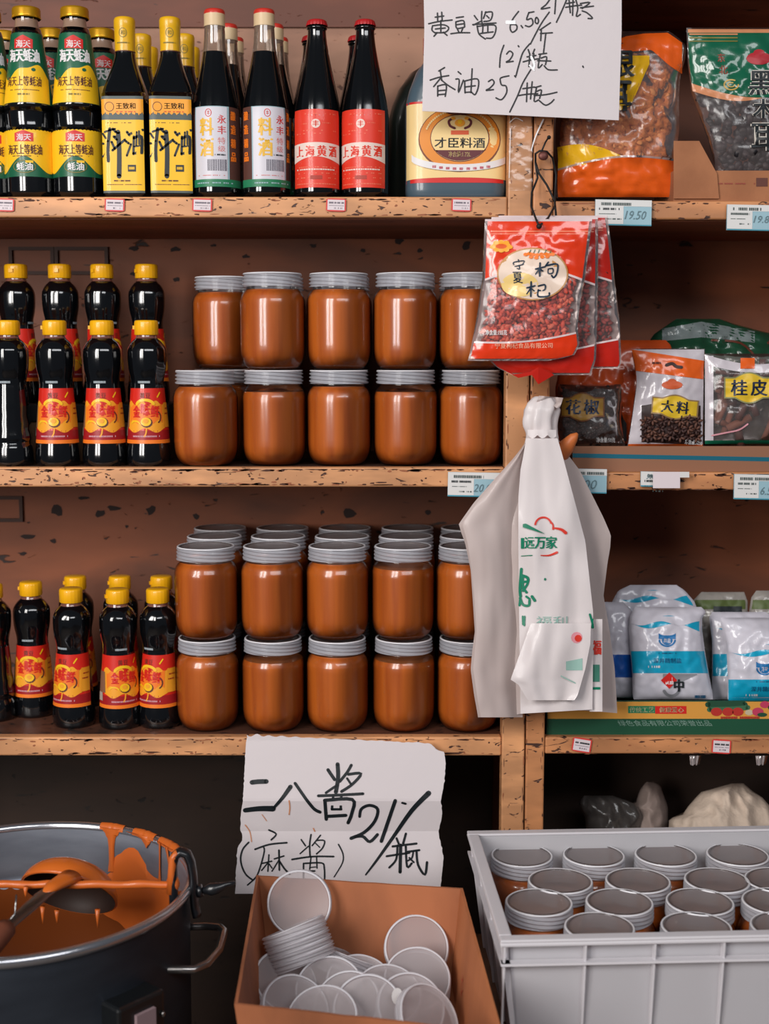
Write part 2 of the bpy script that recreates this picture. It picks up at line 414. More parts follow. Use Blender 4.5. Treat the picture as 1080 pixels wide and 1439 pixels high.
def body_prof(o=0.0):
    return [(0.0, 0.0006 + o), (0.031 - o, 0.0004 + o), (0.0385 - o, 0.003 + o), (0.0438 - o, 0.009 + o * .5), (0.0475 - o, 0.0175), (0.0492 - o, 0.027), (JR - o, 0.040), (JR - o, 0.098), (0.0490 - o, 0.1075), (0.0465 - o, 0.1150), (0.0425 - o, 0.1200), (0.0405 - o, 0.1222)]
gb = MB(); gb.lathe(smoothprof(body_prof() + [(0.0402, 0.1245), (0.0402, 0.145), (0.0395, 0.1455)], 2), GLASS, 48); glass_me = gb.mesh('glass')
def paste_mesh(level, name):
    b = MB(); pr = [p for p in smoothprof(body_prof(0.0012), 3) if p[1] < level]
    rr = pr[-1][0]; b.lathe(pr + [(rr, level)], PASTE, 48); b.lathe([(rr, level), (0, level - 0.001)], PASTE_T, 48); return b.mesh(name)
paste_full = paste_mesh(0.1215, 'paste_full'); paste_low = paste_mesh(0.1135, 'paste_low')
lid_me = lid_mesh()
JSTEP = 0.1468
def jar(loc, label, group, low=False, rz=0.0, s=1.0):
    t = thing('paste_jar', label, 'jar', loc, rz, group)
    t.scale = (s, s, s)
    for nm, me, z in (('glass', glass_me, 0), ('sesame_paste', paste_low if low else paste_full, 0), ('lid', lid_me, 0.1462)):
        o = bpy.data.objects.new(nm, me); COL.objects.link(o); o.parent = t; o.location = (0, 0, z)
    return t
jr = random.Random(3)
ords = ['leftmost', 'second from left', 'middle', 'fourth from left', 'fifth from left']
def jrow(pxs, z, Y, tier, shelf, lows, Ys=None, group=None):
    for i, px in enumerate(pxs):
        y = (Ys[i] if Ys else Y)
        x = P(px, 500 if False else interp([(0.5, 1100), (1.7, 300)], z), y).x
        x = P(px, 500 + (CAM.z - z - 0.07) / (y - CAM.y) * FPX, y).x
        jar((x, y, z), '%s sesame paste jar, %s, %s' % (ords[i], tier, shelf), group, i in lows, jr.uniform(0, 6))
G1, G2 = 'sesame paste jars on the middle shelf', 'sesame paste jars on the bottom shelf'
JF = 0.058
jrow([289, 385, 476, 569.5, 661], zm, JF, 'lower tier of the front row', 'middle shelf', (1, 3), Ys=[0.045, JF, JF, JF, JF], group=G1)
jrow([314, 383, 476, 569, 661], zm + JSTEP, JF, 'upper tier of the front row', 'middle shelf', (), Ys=[0.150, 0.052, JF, JF, JF], group=G1)
jrow([292, 384, 474, 567, 657], zl, JF, 'lower tier of the front row', 'bottom shelf', (1, 3), Ys=[0.062] + [JF] * 4, group=G2)
jrow([290, 382.5, 474, 566, 656], zl + JSTEP, JF, 'upper tier of the front row', 'bottom shelf', (3,), group=G2)
# hidden rows behind: only what peeks out between and above the front jars
for z, sh, G, pp in ((zm, 'middle shelf', G1, (305, 388, 480, 571, 655)), (zl, 'bottom shelf', G2, (303, 392, 481, 570, 655))):
    for row, y in ((1, 0.170), (2, 0.275)):
        if sh == 'middle shelf' and row == 2: continue
        for i, px in enumerate(pp):
            y_ = y; first = sh == 'middle shelf' and i == 0
            if first: y_ = 0.150; px = 314
            for tier, zz in (('lower tier', z), ('upper tier', z + JSTEP))[:1 if first else 2]:
                x = P(px + (row - 1) * (8 - 2 * i), 500 + (CAM.z - zz) / (y_ - CAM.y) * FPX, y_).x
                jar((x, y_, zz), '%s sesame paste jar, %s of the %s row, %s' % (ords[i], tier, 'shaded second' if row == 1 else 'rearmost', sh), G, False, jr.uniform(0, 6))

# worn chips along the front edges of the boards
CHIP = M('bare_dark_wood', (74, 40, 26), 0.7); CHIP2 = M('rubbed_paint', (150, 88, 56), 0.6)
def chips(cab, x0, x1, z, seed, n):
    b = MB(); r = random.Random(seed)
    for k in range(n):
        x = r.uniform(x0, x1); top = r.random() < 0.62; zz = z - abs(r.gauss(0, 0.0022)) - 0.0012 if top else z - TH + 0.001 + abs(r.gauss(0, 0.002))
        w = r.uniform(0.0015, 0.009) * (1 if r.random() < .8 else 2); h = r.uniform(0.0006, 0.0018); i0 = len(b.v); m = 7; sk = r.uniform(-.3, .3)
        if r.random() < 0.16: zz = z - r.uniform(0.004, TH - 0.004); w = r.uniform(0.0008, 0.003); h = r.uniform(0.0006, 0.002); 
        for i in range(m):
            a = 2 * math.pi * i / m; q = r.uniform(.6, 1.3); b.pt(local(cab, (x + w * q * math.cos(a), -0.0013, min(z - 0.0022, max(z - TH + 0.0016, zz + h * q * math.sin(a) + sk * w * math.cos(a) * .3)))))
        b.face(range(i0, i0 + m), CHIP if r.random() < .6 else CHIP2)
    b.build('paint_chip', cab, kind='stuff')
chips(left_cab, -0.62, xpl - 0.004, zt, 1, 150); chips(left_cab, -0.62, xpl - 0.004, zm, 2, 330); chips(left_cab, -0.62, xpl - 0.004, zl, 3, 200)
chips(right_cab, xpr + 0.004, 0.64, zrt, 4, 60); chips(right_cab, xpr + 0.004, 0.64, zrm, 5, 110); chips(right_cab, xpr + 0.004, 0.64, zrl, 6, 70)
b = MB(); r = random.Random(12)
for k in range(130):
    side = r.choice((xpl, xpm, xpr)); x = side + (abs(r.gauss(0, 0.0015)) + 0.0018) * (1 if side == xpl or (side == xpm and r.random() < .5) else -1); z = r.uniform(0.7, 2.0); h = r.uniform(0.0015, 0.008); w = r.uniform(0.0004, 0.0012); i0 = len(b.v)
    for i in range(7): a = 2 * math.pi * i / 7; q = r.uniform(.6, 1.3); b.pt(local(left_cab, (x + w * q * math.cos(a), -0.0043, z + h * q * math.sin(a))))
    b.face(range(i0, i0 + 7), CHIP if r.random() < .6 else CHIP2)
b.build('post_chip', left_cab, kind='stuff')
D.dense = 6
# ================================================================== bottles
INK = M('dark_print', (34, 40, 44), 0.5); YEL = M('yellow_print', (244, 190, 28), 0.4, coat=0.2); GRN = M('green_print', (20, 92, 62), 0.4, coat=0.2)
REDP = M('red_print', (206, 38, 34), 0.4); WHT = M('white_print', (226, 222, 222), 0.45); BRN = M('brown_print', (92, 46, 34), 0.5)
ORG = M('orange_print', (240, 122, 34), 0.4); GOLD = M('gold_cap', (206, 152, 26), 0.32, metal=0.55); DKL = M('dark_liquid', (8, 9, 12), 0.12, coat=1.0, spec=0.6)
DKB = M('black_glass', (7, 8, 10), 0.10, coat=1.0, spec=0.6); CLEARN = M('clear_neck', (150, 122, 104), 0.15, coat=0.8)
OLIVE = M('olive_print', (120, 112, 50), 0.5); GREY = M('slate_print', (78, 88, 86), 0.45); AMB = M('amber_print', (240, 160, 40), 0.42)
def pxr(w, y=0.05): return w / FPX * (y - CAM.y) / 2      # half-width of w photo pixels at depth y
SC = 1.0 / (FPX / 2.02)                                    # metres per photo pixel near the shelf front
def prof_px(tab, h):                                       # [(width_px, height_px_above_base)] -> (r,z)
    return [(w / 2 * SC, z * SC) for w, z in tab]
def rfun(pr):
    tb = sorted([(z, r) for r, z in smoothprof(pr, 2)]); return lambda z: interp(tb, z)
def base_close(pr): return [(0, pr[0][1] + 0.001), (pr[0][0] * 0.9, pr[0][1])] + pr
def shift(mp, z0, k=SC):  # decals in photo px: x from label centre, y above base counted upward negative
    return lambda x, y, off: mp(x * k, -((z0 - y) * k), off)

# ---- oyster sauce bottle. heights in px above base (base at 277)
pr = prof_px([(62, 0), (67, 3), (69, 10), (69, 84), (66, 92), (63, 98), (64, 108), (66, 118), (65, 125), (42, 218), (35, 224), (31, 232), (30, 240), (32, 243)], 0)
OY = pr; ry = rfun(pr)
def mk_oyster():
    t = thing('sauce_bottle', 'x', 'bottle')
    b = MB(); b.lathe(base_close(smoothprof(OY, 2)), DKL, 40)
    b.build('bottle_body', t)
    b = MB(); b.lathe([(ry(z * SC) + 0.0002, z * SC) for z in (225, 229, 233, 238)], CLEARN, 40); b.build('neck_glass', t, label='brownish clear neck')
    d = D(b := MB(), shift(cylmap(ry), 277)); R = 34
    # upper cone label y 55..152
    wv = lambda x: 110 - 8 * math.sin((x + 6) / 12) + 3 * math.sin(x / 5)
    hw = lambda y: 18 + 16 * (y - 55) / 97
    for k in range(24):
        y0 = 55 + 97 * k / 24; y1 = 55 + 97 * (k + 1) / 24; w = (hw(y0)) * 1.55
        d.band(-w, w, y0, y1 + 0.05, GRN, 1, 20, 1)
    d.band(-40, 40, lambda x: max(wv(x), 100), 151.6, YEL, 2, 32, 4)
    d.band(-12, 13, lambda x: 68 - 6 * max(0, 1 - abs(x) / 12), 80, REDP, 2, 8, 2); d.text('海天', -9, 69, 10, 79, WHT, 3, 0.02)
    d.text('海天蚝油', -20, 81, 22, 98, WHT, 3, 0.05, slant=-0.1)
    d.text('海天上等蚝油', -24, 117, 25, 130, BRN, 3, 0.02); d.dashes(-20, 22, 135, 1, BRN, 3, 1); d.dashes(-8, 10, 141, 2.4, OLIVE, 3, 2)
    d.ellipse(14, 108, 3, 2.4, GRN, 3, 8, 1)
    # lower label y 186..248
    d.band(-50, 50, 186, 249, GRN, 1, 30, 2); d.band(-50, 50, 186, lambda x: 233 - 11 * math.cos(x / 11.5), YEL, 2, 40, 3)
    d.band(-12, 13, lambda x: 192 - 4 * max(0, 1 - abs(x) / 12), 203, REDP, 3, 8, 2); d.text('海天', -9, 193, 10, 202, WHT, 4, 0.02)
    d.text('海天上等蚝油', -23, 207, 24, 220, BRN, 4, 0.02); d.dashes(-16, 18, 222, 1, BRN, 4, 3)
    d.text('蚝油', -10, 231, 11, 241, WHT, 4, 0.04); d.arc(0, 236, 15, 8, 0, 360, 1.2, OLIVE, 3)
    d.band(2, 12, 228, 231, YEL, 4, 2, 1)
    b.build('label', t, label='green and yellow paper label')
    b = MB(); r0 = 19 * SC
    b.lathe([(r0 * 0.98, 240 * SC), (r0 * 1.03, 241 * SC), (r0, 243 * SC), (r0, 251 * SC), (r0 * 0.95, 253.5 * SC), (r0 * 0.8, 254.5 * SC), (0, 254.7 * SC)], GOLD, 36); b.build('cap', t)
    return t
# ---- square cooking wine bottle
def sq(n, asp=1.0):
    def f(a, z):
        c, s_ = abs(math.cos(a)), abs(math.sin(a)); k = 1 / (c ** n + s_ ** n) ** (1 / n); return (k, k * asp)
    return f
pr = prof_px([(56, 0), (59, 3), (60, 8), (60, 128), (59, 136), (54, 148), (44, 163), (35, 177), (29, 190), (27, 198)], 0); WB = pr; rw = rfun(pr)
def mk_wine():
    t = thing('wine_bottle', 'x', 'bottle'); b = MB()
    pp = base_close(smoothprof(WB, 2))
    def shp(a, z):
        f = min(1, max(0, (190 * SC - z) / (70 * SC))); n = 2 + 5 * f; c, s_ = abs(math.cos(a)), abs(math.sin(a)); k = 1 / (c ** n + s_ ** n) ** (1 / n); return (k, k)
    b.lathe(pp, DKB, 48, shape=shp); b.build('bottle_body', t)
    r0 = 30 * SC
    def mp(x, y, off):
        z = (277 - y) * SC; X = x * SC; ex = max(0, abs(X) - r0 * 0.72); return Vector((X, -r0 - off - 0.0002 + 1.6 * ex * ex / r0 * 1.2, z))
    d = D(b := MB(), mp)
    d.band(-28, 28, 143, 270, GREY, 1, 8, 2)
    d.band(-28, 28, 147, lambda x: 166 + 1.5 * math.sin(x * 0.9) + math.sin(x * 2.3), AMB, 2, 40, 1); d.band(-28, 28, 174, 267, YEL, 2, 8, 2)
    d.arc(-17, 157, 6, 6, 0, 360, 0.8, BRN, 3); d.text('王致和', -8, 152, 18, 160, INK, 3, 0.02); d.dashes(-8, 18, 163.5, 1.2, REDP, 3, 4)
    # brushed characters
    S = lambda p, w: d.stroke(p, tuple(1.3 * q for q in w) if isinstance(w, tuple) else 1.35 * w, INK, 3)
    S([(-24, 190), (-18, 188), (-10, 186)], 2); S([(-27, 205), (-10, 196)], 2.5); S([(-17, 186), (-20, 210), (-20, 228)], 3.2); S([(-20, 202), (-28, 222)], 2); S([(-15, 203), (-11, 212)], 2.4); S([(-27, 192), (-23, 198)], 2)
    S([(-13, 186), (-9, 190)], 2.6); S([(-12, 196), (-8, 200)], 2.4); S([(-14, 214), (3, 200)], 2.4); S([(-6, 190), (-5, 215), (-6, 248)], (4.5, 5))
    S([(6, 190), (9, 194)], 2.6); S([(4, 202), (8, 205)], 2.4); S([(5, 221), (11, 206)], 2.2); S([(11, 192), (27, 187)], 2.4); S([(15, 196), (14, 219)], 2.4); S([(15, 198), (25, 196), (25, 217)], 2.8); S([(19, 190), (18, 208)], 1.8); S([(22, 189), (22, 206)], 1.8); S([(15, 209), (24, 208)], 1.6); S([(14, 218), (25, 217)], 2.6)
    d.band(6, 17, 233, 242, INK, 3, 2, 1); d.dashes(7.5, 15.5, 237.5, 3.5, YEL, 4, 6, 0.9); d.dashes(-13, 9, 254, 2, BRN, 3, 7); d.dashes(-24, 24, 259, 1, BRN, 3, 8, 0.95); d.dashes(-20, 12, 178, 1, BRN, 3, 9, 0.5)
    b.build('label', t, label='yellow label with black brush lettering')
    b = MB(); C = M('yellow_capsule', (226, 172, 22), 0.35, coat=0.3); r1 = 13.6 * SC
    b.lathe([(r1, 190 * SC), (r1 * 1.0, 205 * SC), (r1 * 1.03, 228 * SC), (r1 * 1.06, 229 * SC), (r1 * 1.06, 238 * SC), (r1 * 0.98, 241 * SC), (r1 * 0.8, 242 * SC), (0, 242.2 * SC)], C, 32)
    b.build('capsule', t)
    d = D(b := MB(), shift(cylmap(lambda z: r1 * 1.035), 277)); d.arc(0, 57, 5, 6, 0, 360, 0.8, OLIVE, 1); d.text('和', -3, 54, 3, 60, OLIVE, 1); d.dashes(-9, 9, 70, 1.6, OLIVE, 1, 3, 0.9)
    d.band(-22, 22, 80, 81.2, BRN, 1, 20, 1); b.build('capsule_print', t)
    return t
# ---- vinegar bottle with white label
pr = prof_px([(60, 0), (65, 3), (66, 10), (66, 100), (64, 116), (58, 134), (49, 156), (38, 182), (31, 202), (28, 222), (27, 232)], 0); VB = pr; rv = rfun(pr)
def mk_vinegar():
    t = thing('vinegar_bottle', 'x', 'bottle'); b = MB(); pp = base_close(smoothprof(VB, 2)); lv = 196 * SC
    b.lathe([p for p in pp if p[1] <= lv] + [(rv(lv), lv)], DKB, 40); b.build('bottle_body', t)
    b = MB(); b.lathe([(rv(lv), lv)] + [p for p in pp if p[1] > lv], film('neck_glass', (226, 220, 214), 0.06, 0.06, 1.2, haze=0.32, hrgb=(190, 160, 140)), 40); b.build('neck_glass', t)
    d = D(b := MB(), shift(cylmap(rv), 277)); LB = M('pale_blue_print', (150, 178, 186), 0.45); PW = M('pale_label', (208, 204, 212), 0.4); OB = M('orange_lettering', (238, 120, 30), 0.45)
    d.band(-48, 48, 156, 262, M('brown_label', (88, 54, 46), 0.45), 1, 40, 2); d.band(-30, 20, 156, 255, LB, 2, 20, 2); d.band(-28, 17, 157, 255, PW, 3, 20, 2); d.band(-48, 48, 252, 262, M('label_green', (36, 120, 82), 0.45), 4, 40, 1)
    d.dashes(-30, 28, 257, 1.5, LB, 5, 2)
    d.arc(-8, 165, 4, 5, 0, 360, 0.9, REDP, 4); d.text('丰', -10, 162, -6, 168, REDP, 4)
    d.text('永', 4, 168, 15, 179, REDP, 4, 0.02); d.text('丰', 4, 182, 15, 193, REDP, 4, 0.02); d.text('特', 4, 197, 14, 206, M('faded_red', (214, 128, 124), 0.5), 4); d.text('级', 4, 208, 14, 216, M('faded_red'), 4)
    d.text('料', -20, 172, -2, 195, M('gold_lettering', (226, 176, 56), 0.4), 4, 0.04); d.text('酒', -20, 198, -2, 222, M('gold_lettering'), 4, 0.04)
    d.dashes(0, 15, 220, 2, INK, 4, 5, 0.9)
    x = -10; rb = random.Random(4)
    while x < 15: w = rb.uniform(0.5, 1.6); d.band(x, x + w, 226, 241, M('barcode_grey', (110, 106, 116), 0.5), 4, 1, 1); x += w + rb.uniform(0.5, 1.2)
    d.dashes(-24, 15, 247, 1, M('faded_red'), 4, 5, 0.8)
    for i, ch in enumerate('酿造精品'):
        d.text(ch, 23, 162 + i * 18, 31, 174 + i * 18, OB, 3, 0.07); d.text(ch, -44, 162 + i * 18, -36, 174 + i * 18, OB, 3, 0.07)
    b.build('label', t, label='white and brown label with red and gold lettering')
    b = MB(); r1 = 14.2 * SC; b.lathe([(r1, 230 * SC), (r1 * 1.02, 231.5 * SC), (r1, 233 * SC), (r1, 246 * SC)], M('cream_cap', (214, 186, 146), 0.4), 36)
    b.lathe([(r1, 246 * SC), (r1 * 0.99, 250 * SC), (r1 * 0.9, 252 * SC), (0, 252.3 * SC)], M('red_cap_top', (200, 52, 40), 0.35, coat=0.3), 36); b.build('cap', t, label='cream cap with red top')
    return t
# ---- yellow rice wine with red label
pr = prof_px([(58, 0), (64, 3), (65, 10), (65, 98), (64, 112), (58, 134), (46, 162), (35, 188), (28, 208), (25, 222), (26, 226), (28, 227), (28, 229), (26, 230), (26, 233)], 0); RB = pr; rr_ = rfun(pr)
def mk_red():
    t = thing('rice_wine_bottle', 'x', 'bottle'); b = MB(); b.lathe(base_close(smoothprof(RB, 2)), DKB, 40); b.build('bottle_body', t)
    d = D(b := MB(), shift(cylmap(rr_), 277)); RD = M('label_red', (222, 56, 36), 0.4, coat=0.2); RW = M('label_cream', (228, 206, 196), 0.45); FR = M('faded_orange', (232, 110, 84), 0.45)
    d.band(-37, 37, 160, 263, RD, 1, 30, 2)
    d.band(-37, 37, lambda x: 205 - 1.5 * math.cos(x / 18), lambda x: 224 + 5 * math.cos(x / 16) * -1 + 3, RW, 2, 30, 2)
    d.ellipse(0, 179, 6, 6, RW, 2, 14, 1); d.text('丰', -4, 175, 4, 183, RD, 3, 0.03); d.dashes(9, 20, 178, 1.5, FR, 2, 4); d.dashes(-20, -9, 179, 1.5, FR, 2, 5)
    for i, ch in enumerate('上海黄酒'): d.text(ch, -30 + i * 16, 208, -18 + i * 16, 222, RD, 3, 0.05)
    for k, (y, dn) in enumerate(((166, .4), (188, .3), (192, .3), (236, .6), (239, .97), (244, .4), (250, .6), (258, .9))): d.dashes(-30, 30, y, 1.3 if k != 4 else 1.8, FR if k != 4 else RW, 2, 20 + k, dn)
    d.band(-8, 8, 247, 252, M('brick_print', (170, 52, 36), 0.5), 3, 2, 1)
    b.build('label', t, label='red label with a white band')
    b = MB(); r1 = 13.5 * SC
    def fl(a, z): k = 1 + 0.05 * math.cos(21 * a) * max(0, 1 - (z / SC - 231) / 5); return (k, k)
    b.lathe([(r1 * 1.06, 231 * SC), (r1 * 1.03, 234 * SC), (r1 * 0.98, 237 * SC), (r1 * 0.85, 238.4 * SC), (0, 238.8 * SC)], M('red_crown', (176, 30, 34), 0.4, coat=0.3), 84, shape=fl); b.build('crown_cap', t)
    return t
# ---- soy bottle with yellow cap (waisted)
pr = prof_px([(55, 0), (60, 3), (62, 9), (61, 22), (58, 34), (56, 50), (49, 90), (46, 108), (45, 114), (47, 122), (52, 134), (54, 146), (54, 158), (51, 164), (40, 172), (31, 176), (28, 179), (28, 184)], 0); SB = pr; rs = rfun(pr)
CAPY = M('yellow_cap', (246, 178, 16), 0.38, coat=0.3, sss=0.0); LBR = M('soy_label_red', (212, 38, 24), 0.42, coat=0.25); LDR = M('soy_label_crimson', (160, 24, 30), 0.42)
def mk_soy(label=True):
    t = thing('soy_sauce_bottle', 'x', 'bottle'); b = MB()
    pp = smoothprof(SB, 2)
    if not label:
        pp = [(r * (1 - 0.045 * (1 if (int((z / SC - 30) / 4.6) % 4 == 0 and 30 < z / SC < 104) else 0)), z) for r, z in smoothprof(SB, 4)]
    def fac(a, z):
        h = z / SC
        if h < 118 or h > 166: return (1, 1)
        k = 1 - 0.03 * (1 - abs(((a / (2 * math.pi) * 10) % 1) - 0.5) * 2) * 1.0; return (k, k)
    b.lathe(base_close(pp), DKL, 50, shape=fac, smooth=True); b.build('bottle_body', t)
    b = MB(); b.lathe([(rs(z * SC) + 0.0003, z * SC) for z in (176.5, 179, 182, 184)], M('reddish_neck', (120, 76, 66), 0.2, coat=1.0), 30); b.build('neck_glass', t)
    if label:
        d = D(b := MB(), shift(cylmap(rs), 200)); hw = 40
        def band(y0, y1, m, l, n=6):
            for k in range(n): d.band(-46, 46, y0 + (y1 - y0) * k / n, y0 + (y1 - y0) * (k + 1) / n, m, l, 30, 1)
        band(92, 166, LBR, 1); band(150, 163, LDR, 2, 2); band(163, 168, ORG, 2, 1)
        d.band(-30, 30, lambda x: 112 + 3 * math.sin(x / 3.1), lambda x: 150 - 3 * math.cos(x / 5), AMB, 2, 40, 4)
        d.band(-25, 25, lambda x: 116 + 2 * math.sin(x / 2.1), lambda x: 138 - 3 * math.cos(x / 3), ORG, 3, 40, 3)
        d.arc(0, 116, 12, 8, 200, 340, 4, YEL, 5, 8); d.text('金', -17, 116, -7, 132, LBR, 5, 0.06); d.text('味', -5, 112, 6, 130, LBR, 5, 0.06); d.text('鲜', 8, 116, 19, 132, LBR, 5, 0.06)
        d.text('黄豆', -7, 98, 7, 106, BRN, 3); d.ellipse(2, 139, 8, 7, BRN, 4, 12, 1); d.ellipse(1, 138, 7, 6, YEL, 5, 12, 1); d.ellipse(1, 137, 3.4, 3, AMB, 6, 10, 1)
        d.arc(-14, 142, 7, 5, 200, 340, 2.2, YEL, 4, 6); d.arc(15, 132, 7, 8, 260, 420, 2, BRN, 4, 6); d.stroke([(17, 104), (21, 98)], 2, YEL, 3); d.stroke([(2, 147), (1, 154), (-1, 158)], 2, AMB, 4)
        d.dashes(-18, 20, 158, 2.2, M('pinkish_print', (214, 150, 160), 0.5), 4, 11, 0.97)
        d.band(28, 44, 112, 146, AMB, 3, 4, 2); d.dashes(30, 43, 120, 2, LDR, 4, 2); d.dashes(30, 43, 127, 2, LDR, 4, 3); d.band(-44, -34, 146, 158, M('print_block', (170, 160, 150), 0.5), 4, 3, 1); d.band(-44, -28, 116, 146, M('print_taupe', (130, 90, 70), 0.5), 3, 4, 2)
        b.build('label', t, label='red and orange label with a soy bean picture')
    d = D(b := MB(), shift(cylmap(rs), 200)); d.dashes(-10, 7, 83.5, 3, M('embossed_white', (168, 178, 184), 0.4), 1, 4, 0.95); b.build('neck_print', t)
    b = MB(); r1 = 16.4 * SC
    def kn(a, z): k = 1 + 0.012 * math.cos(40 * a); return (k, k)
    b.lathe([(r1 * 0.95, 181 * SC), (r1, 182 * SC), (r1, 198 * SC), (r1 * 0.95, 200.5 * SC), (r1 * 0.85, 201.3 * SC), (0, 201.3 * SC)], CAPY, 60, shape=kn); b.box((r1 * 0.9, -0.004, 188 * SC), (r1 * 1.1, 0.004, 192 * SC), CAPY) if False else None
    b.box((-r1 * 1.12, -0.004, 189 * SC), (-r1 * 0.9, 0.003, 194 * SC), CAPY); b.build('cap', t)
    return t

def place(proto, used, px, y, z, rz, label, group, cat=None):
    x = P(px, 500 + (CAM.z - z - 0.08) / (y - CAM.y) * FPX, y).x
    if not used: proto.location = (x, y, z); proto.rotation_euler = (0, 0, rz); proto['label'] = label; proto['group'] = group; return proto
    return dup(proto, (x, y, z), rz, label, group)
def series(mk, items, group):
    p = mk(); o = None
    for i, (px, y, z, rz, lab) in enumerate(items): place(p, i > 0, px, y, z, rz, lab, group)
    return p
T_ = 'on the top shelf'
series(mk_oyster, [(43, 0.045, zt, 0.0, 'front oyster sauce bottle with green and yellow labels, left one of the twin pair'),
    (110, 0.045, zt, 0.10, 'front oyster sauce bottle with green and yellow labels, beside the yellow-labelled wine'),
    (-12, 0.06, zt, 0.3, 'oyster sauce bottle cut off by the left edge of the top shelf'),
    (77, 0.175, zt, -0.2, 'gold-capped oyster sauce bottle behind the gap between the two front oyster sauce bottles'),
    (147, 0.175, zt, 0.3, 'gold-capped oyster sauce bottle standing behind, left of the first yellow capsule'),
    (12, 0.19, zt, 0.2, 'gold-capped oyster sauce bottle half hidden behind the leftmost front bottle'),
    (62, 0.27, zt, 0.2, 'rearmost gold-capped oyster sauce bottle behind the leftmost front one'),
    (125, 0.27, zt, 0.2, 'rearmost gold-capped oyster sauce bottle behind the second front one')], 'oyster sauce bottles on the top shelf')
series(mk_wine, [(179, 0.047, zt, 0.0, 'square cooking wine bottle with yellow label and capsule, front row beside the oyster sauce'),
    (242, 0.047, zt, 0.10, 'square cooking wine bottle with yellow label and capsule, front row beside the white-labelled bottles'),
    (202, 0.150, zt, 0.0, 'yellow-capsuled wine bottle directly behind the first square yellow-labelled one'),
    (212, 0.235, zt, 0.0, 'rearmost yellow-capsuled wine bottle behind the first square yellow-labelled one'),
    (262, 0.150, zt, 0.1, 'yellow-capsuled wine bottle directly behind the second square yellow-labelled one'),
    (270, 0.235, zt, 0.1, 'rearmost yellow-capsuled wine bottle behind the second square yellow-labelled one')], 'square cooking wine bottles on the top shelf')
series(mk_vinegar, [(304, 0.047, zt, 0.06, 'round dark bottle with white label and red-topped cap, left of its twin'),
    (373, 0.047, zt, 0.42, 'round dark bottle with white label turned aside and red-topped cap, beside the red-labelled bottles'),
    (322, 0.135, zt, 0.2, 'red-capped bottle right behind the left white-labelled bottle'),
    (331, 0.22, zt, 0.2, 'rearmost red-capped bottle behind the left white-labelled bottle'),
    (386, 0.135, zt, 0.2, 'red-capped bottle right behind the right white-labelled bottle'),
    (393, 0.22, zt, 0.2, 'rearmost red-capped bottle behind the right white-labelled bottle')], 'white-labelled bottles on the top shelf')
series(mk_red, [(446, 0.047, zt, -0.02, 'black bottle with red label and red crown cap, left one of the front pair'),
    (513, 0.047, zt, -0.18, 'black bottle with red label and red crown cap, right one beside the jug'),
    (439, 0.145, zt, 0.0, 'crown-capped black bottle behind the left red-labelled bottle'),
    (503, 0.145, zt, 0.0, 'crown-capped black bottle behind the right red-labelled bottle')], 'red-labelled rice wine bottles on the top shelf')
